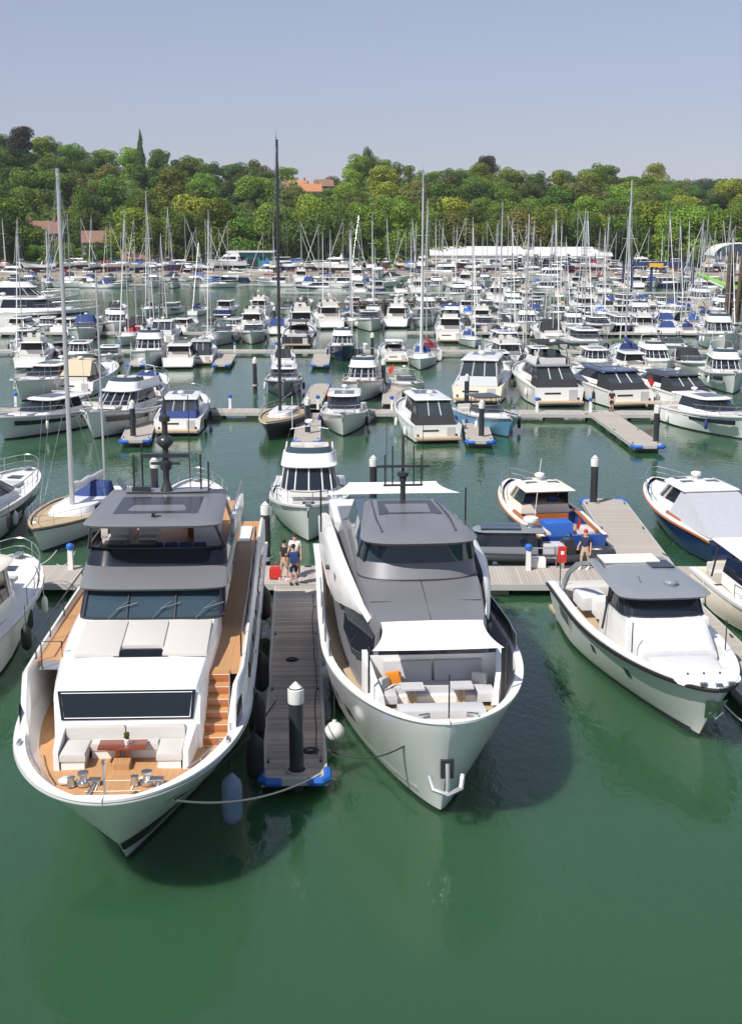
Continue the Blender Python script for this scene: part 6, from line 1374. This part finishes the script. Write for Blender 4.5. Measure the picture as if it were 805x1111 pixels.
# ============================================================ trees
def crown_mesh(name, m, seed, kind='broad', n=2600):
    """leaf-sized faces spread over and through a heap of uneven lobes; unit: crown about 1 wide and 1 tall, base at z = 0"""
    rd = random.Random(seed); lobes = []
    if kind == 'broad':
        for i in range(26):
            a = rd.uniform(0, 2 * PI); q = rd.random(); z = rd.uniform(.12, .88); w_ = math.sin(PI * min(1, (z * .86 + .12))) ** .7
            rr = w_ * .36 * math.sqrt(q); lobes.append((rr * math.cos(a), rr * math.sin(a), z, rd.uniform(.085, .2)))
    elif kind == 'tall':
        for i in range(16): z = .06 + i / 16 * .86; a = rd.uniform(0, 2 * PI); lobes.append((.12 * math.cos(a), .12 * math.sin(a), z, .27 * math.sin(PI * min(.97, z * .8 + .2)) * rd.uniform(.7, 1.1) + .05))
    elif kind == 'cone':
        for i in range(22): z = i / 22 * .95; a = rd.uniform(0, 2 * PI); q = (1 - z) * .3; lobes.append((q * math.cos(a) * .8, q * math.sin(a) * .8, z + .03, q * .55 + .05))
    vs = []; fs = []; tot = sum(l[3] ** 2 for l in lobes)
    for lx, ly, lz, lr in lobes:
        for i in range(int(n * lr * lr / tot)):
            d = Vector((rd.gauss(0, 1), rd.gauss(0, 1), rd.gauss(0, 1))).normalized(); p = Vector((lx, ly, lz)) + d * lr * (rd.uniform(.72, 1.08) ** .7)
            nn = (d + Vector((rd.gauss(0, .45), rd.gauss(0, .45), rd.gauss(0, .45)))).normalized(); a = nn.cross(Vector((.3, .5, .8))).normalized(); b = nn.cross(a)
            s0 = rd.uniform(.012, .026); k = len(vs); t = rd.uniform(0, PI); a, b = a * math.cos(t) + b * math.sin(t), b * math.cos(t) - a * math.sin(t)
            vs += [p - a * s0 * 1.2, p - b * s0 * .7, p + a * s0 * 1.2, p + b * s0 * .7]; fs.append((k, k + 1, k + 2, k + 3))
    me = bpy.data.meshes.new(name); me.from_pydata([tuple(v) for v in vs], [], fs); me.materials.append(m); return me
def trunk_mesh(seed):
    rd = random.Random(seed); mb = MB(); mb.tube([(0, 0, -.35), (.01, 0, 0), (-.01, .01, .3), (.0, 0, .6)], .032, 7, .012)
    for i in range(5): a = i * 1.3 + rd.random(); z = .0 + .09 * i; mb.tube([(0, 0, z), (.12 * math.cos(a), .12 * math.sin(a), z + .15), (.25 * math.cos(a), .25 * math.sin(a), z + .26)], .014, 5, .005)
    return mb.mesh('trunk', M['trunk'])
CR = {}
for k_, (mn, kd) in enumerate((('leaf', 'broad'), ('leafbright', 'broad'), ('leafdark', 'broad'), ('leafolive', 'broad'), ('leaf', 'broad'), ('leafdark', 'tall'), ('leaf', 'tall'), ('leafcopper', 'broad'), ('leafdark', 'cone'), ('leafyellow', 'broad'), ('leafbright', 'broad'), ('leafdark', 'broad'))):
    CR[k_] = crown_mesh('crown', M[mn], 100 + k_, kd, 6500)
TR = [trunk_mesh(i) for i in range(3)]
def tree(x, Y, hgt, wd, k, label, group=None, zb=None, nm='broadleaf_tree'):
    z = terrain(x, Y) - .2 if zb is None else zb
    r = thing(nm, (x, Y, z), 0, label, 'tree', group); ch = hgt * .86
    o = bpy.data.objects.new('crown', CR[k]); C.objects.link(o); o.parent = r; o.location = (0, 0, hgt * .14); o.scale = (wd, wd, ch); o.rotation_euler = (0, 0, rt.uniform(0, 6.28))
    t = bpy.data.objects.new('trunk', TR[k % 3]); C.objects.link(t); t.parent = r; t.location = (0, 0, hgt * .24); t.scale = (min(hgt, wd), min(hgt, wd), hgt * .75)
    return r
rt = random.Random(99)
DESC = {0: 'green broadleaf tree', 1: 'bright green broadleaf tree', 2: 'dark green broadleaf tree', 3: 'olive green broadleaf tree', 4: 'green broadleaf tree', 5: 'slim dark tree', 6: 'slim green tree', 7: 'copper-leaved tree', 10: 'bright green broadleaf tree', 11: 'dark green broadleaf tree'}
BELT = [(431, 9.0, 'along the back of the boatyard', 16, 21), (446, 9.5, 'second row behind the boatyard', 18, 23), (475, 11, 'on the lower hillside', 15, 21), (520, 12, 'on the middle hillside', 14, 20),
        (575, 13, 'on the upper hillside', 14, 19), (635, 14.5, 'below the ridge', 13, 18), (700, 15, 'just under the skyline', 12, 17), (765, 14, 'on the skyline', 12, 17)]
for Y, stp, ph, h0, h1 in BELT:
    hx = Y * .30 + 12; x = -hx; titems = []
    while x < hx:
        px = CX + F * x / (Y * .985); yy = Y + rt.uniform(-6, 6) * (1 if Y > 440 else .4); hg = rt.uniform(h0, h1); wd = rt.uniform(.8, 1.1) * hg * (1.0 if Y < 560 else 1.28)
        k = rt.choice((0, 0, 1, 2, 3, 4, 4, 1, 10, 11, 10, 6)) if Y < 500 else rt.choice((0, 2, 0, 4, 3, 11, 0, 1, 10))
        if px < 75 and Y < 500: hg *= .95
        skip = False
        if 22 < px < 80 and Y < 470: hg *= .38; wd *= .55
        if 88 < px < 126 and Y < 460: hg *= .38; wd *= .6
        if 136 < px < 158 and 500 < Y < 600: hg *= .7
        if 292 < px < 366 and 570 < Y < 715: hg *= .55; wd *= .8
        if 292 < px < 366 and Y > 750: hg *= .7
        if px > 715 and Y > 690: hg *= .8
        if 660 < px < 700 and 600 < Y < 800: hg *= .7
        if 460 < px and Y < 460: hg *= .88
        titems.append((px, tree(x, yy, hg, wd, k, None), DESC[k], 'tree'))
        x += stp * rt.uniform(.75, 1.2)
    name_row(titems, ph, 'trees ' + ph)
ug = random.Random(31); vs = []; fs = []
for i in range(5200):
    Y_ = 428 + 350 * ug.random() ** 1.3; x_ = ug.uniform(-1, 1) * (Y_ * .31 + 10); px = CX + F * x_ / Y_; q = ug.uniform(2.2, 4.5)
    if (26 < px < 72 or 92 < px < 122) and Y_ < 470: q *= .5
    zc = terrain(x_, Y_) + q * .45
    for j in range(15):
        d = Vector((ug.gauss(0, 1), ug.gauss(0, 1), ug.gauss(.25, .7))).normalized(); p = Vector((x_, Y_, zc)) + Vector((d.x * q, d.y * q, d.z * q * .9)); nn = (d + Vector((ug.gauss(0, .4), ug.gauss(0, .4), ug.gauss(0, .4)))).normalized()
        a_ = nn.cross(Vector((.3, .5, .8))).normalized(); b_2 = nn.cross(a_); s0 = ug.uniform(.5, 1.0); k = len(vs); vs += [p - a_ * s0, p - b_2 * s0 * .7, p + a_ * s0, p + b_2 * s0 * .7]; fs.append((k, k + 1, k + 2, k + 3))
me = bpy.data.meshes.new('undergrowth'); me.from_pydata([tuple(v) for v in vs], [], fs); me.materials.append(M['leaf']); uo = bpy.data.objects.new('undergrowth', me); C.objects.link(uo)
tag(uo, 'dense green undergrowth between the trees of the wooded hill', 'undergrowth', kind='stuff')
# farther woods at right, and single trees one can pick out
fitems = []
for i in range(26):
    Y = 1150 + 60 * (i % 3); xx = gx(640 + i * 8, Y); fitems.append((i, tree(xx, Y, 20, 24, rt.choice((2, 11, 0)), None, zb=CAMH + (YH - 199) * Y / F - 17), 'far rounded tree', 'tree'))
name_row(fitems, 'on the low skyline at right', 'far trees on the low skyline')
tree(gx(157.5, 690), 690, 21, 6.5, 8, 'tall narrow dark conifer standing above the skyline at left', nm='conifer_tree', zb=CAMH + (YH - 147) * 690 / F - 20.5)
tree(gx(400, 720), 720, 19, 9, 5, 'taller feathery tree above the skyline near picture centre', zb=CAMH + (YH - 164) * 720 / F - 18.5)
tree(gx(434, 640), 640, 8, 8, 9, 'yellow flowering bush on the wooded hillside right of centre', nm='flowering_bush', zb=CAMH + (YH - 205) * 640 / F - 7.5)
tree(gx(30, 640), 640, 16, 16, 7, 'dark copper tree on the skyline at upper left', zb=CAMH + (YH - 146) * 640 / F - 15)
tree(gx(525, 740), 740, 15, 13, 7, 'dark copper tree on the skyline right of centre', zb=CAMH + (YH - 175) * 740 / F - 14)
tree(gx(2, 452), 452, 31, 19, 2, 'very large dark tree at the left edge behind the masts')
tree(gx(92, 470), 470, 25, 10, 6, 'tall poplar-like tree right of the brick house')

# ============================================================ haze
hz = MB(); hz.box((0, 950, 33.5), (2400, 2040, 75)); ho = hz.build('haze', None); ho['kind'] = 'stuff'; ho['label'] = 'thin summer haze over the marina'
hm_ = bpy.data.materials.new('haze'); hm_.use_nodes = True; t_ = hm_.node_tree; t_.nodes.clear(); out_ = t_.nodes.new('ShaderNodeOutputMaterial'); pv = t_.nodes.new('ShaderNodeVolumePrincipled')
pv.inputs['Color'].default_value = (.80, .86, .95, 1); pv.inputs['Density'].default_value = .00009; pv.inputs['Anisotropy'].default_value = .2
t_.links.new(pv.outputs[0], out_.inputs['Volume']); ho.data.materials.append(hm_)

# ============================================================ service pedestals along the walkways
pm_ = MB(); pm_.box((0, 0, .45), (.22, .22, .9), 0, .9); pa = pm_.mesh('post', M['white2']); pm_ = MB(); pm_.lathe([(.1, 0), (.17, .06), (.17, .2), (.1, .28), (.02, .3)], (0, 0, .9), 10); pb = pm_.mesh('lamp_head', M['bluerub'])
def pedestal(x, y, label):
    r = thing('service_pedestal', (x, y, .5), 0, label, 'pedestal', 'service pedestals on the walkways')
    for n, me in (('post', pa), ('lamp_head', pb)): o = bpy.data.objects.new(n, me); C.objects.link(o); o.parent = r
for i, px in enumerate((18, 110, 250, 345, 425, 470, 582, 640, 745, 790)):
    p = g(px, 441 + px * .01, .5); pedestal(p.x, p.y, f'{ORD[i]} white service pedestal from the left on the second walkway')
for i, px in enumerate((70, 130, 255, 300, 395, 520, 590, 700, 770)):
    p = g(px, 382.5, .5); pedestal(p.x, p.y, f'{ORD[i]} white service pedestal from the left on the third walkway')
pedestal(6.9, 56.9, 'white service pedestal on the walkway near the red fire cabinet'); pedestal(-13.2, 57.0, 'white service pedestal on the walkway left of the big yacht')

# ============================================================ ropes and cables lying on the near finger
def coil(p, r0, label, m):
    mb = MB(); mb.tube([(r0 * (1 - .1 * (i / 12)) * math.cos(i * .52), r0 * (1 - .1 * (i / 12)) * math.sin(i * .52), .02 + .012 * (i / 12)) for i in range(49)], .016, 5)
    o = tag(mb.build('rope_coil', M[m]), label, 'rope', 'rope coils on the finger'); o.location = p; return o
coil((-1.75, 36.3, .52), .24, 'dark rope coil beside the pile on the near finger', 'darkrope'); coil((-2.75, 44.5, .52), .22, 'dark rope coil halfway along the near finger', 'darkrope'); coil((-2.1, 51.3, .52), .2, 'pale rope coil at the people end of the near finger', 'rope')
mb = MB(); rc = random.Random(4); mb.tube([(-1.52 - .052 * i + rc.uniform(-.05, .05), 36 + i, .535) for i in range(18)], .014, 5); tag(mb.build('power_cable', M['darkrope']), 'thin dark shore power cable lying along the near finger', 'cable')
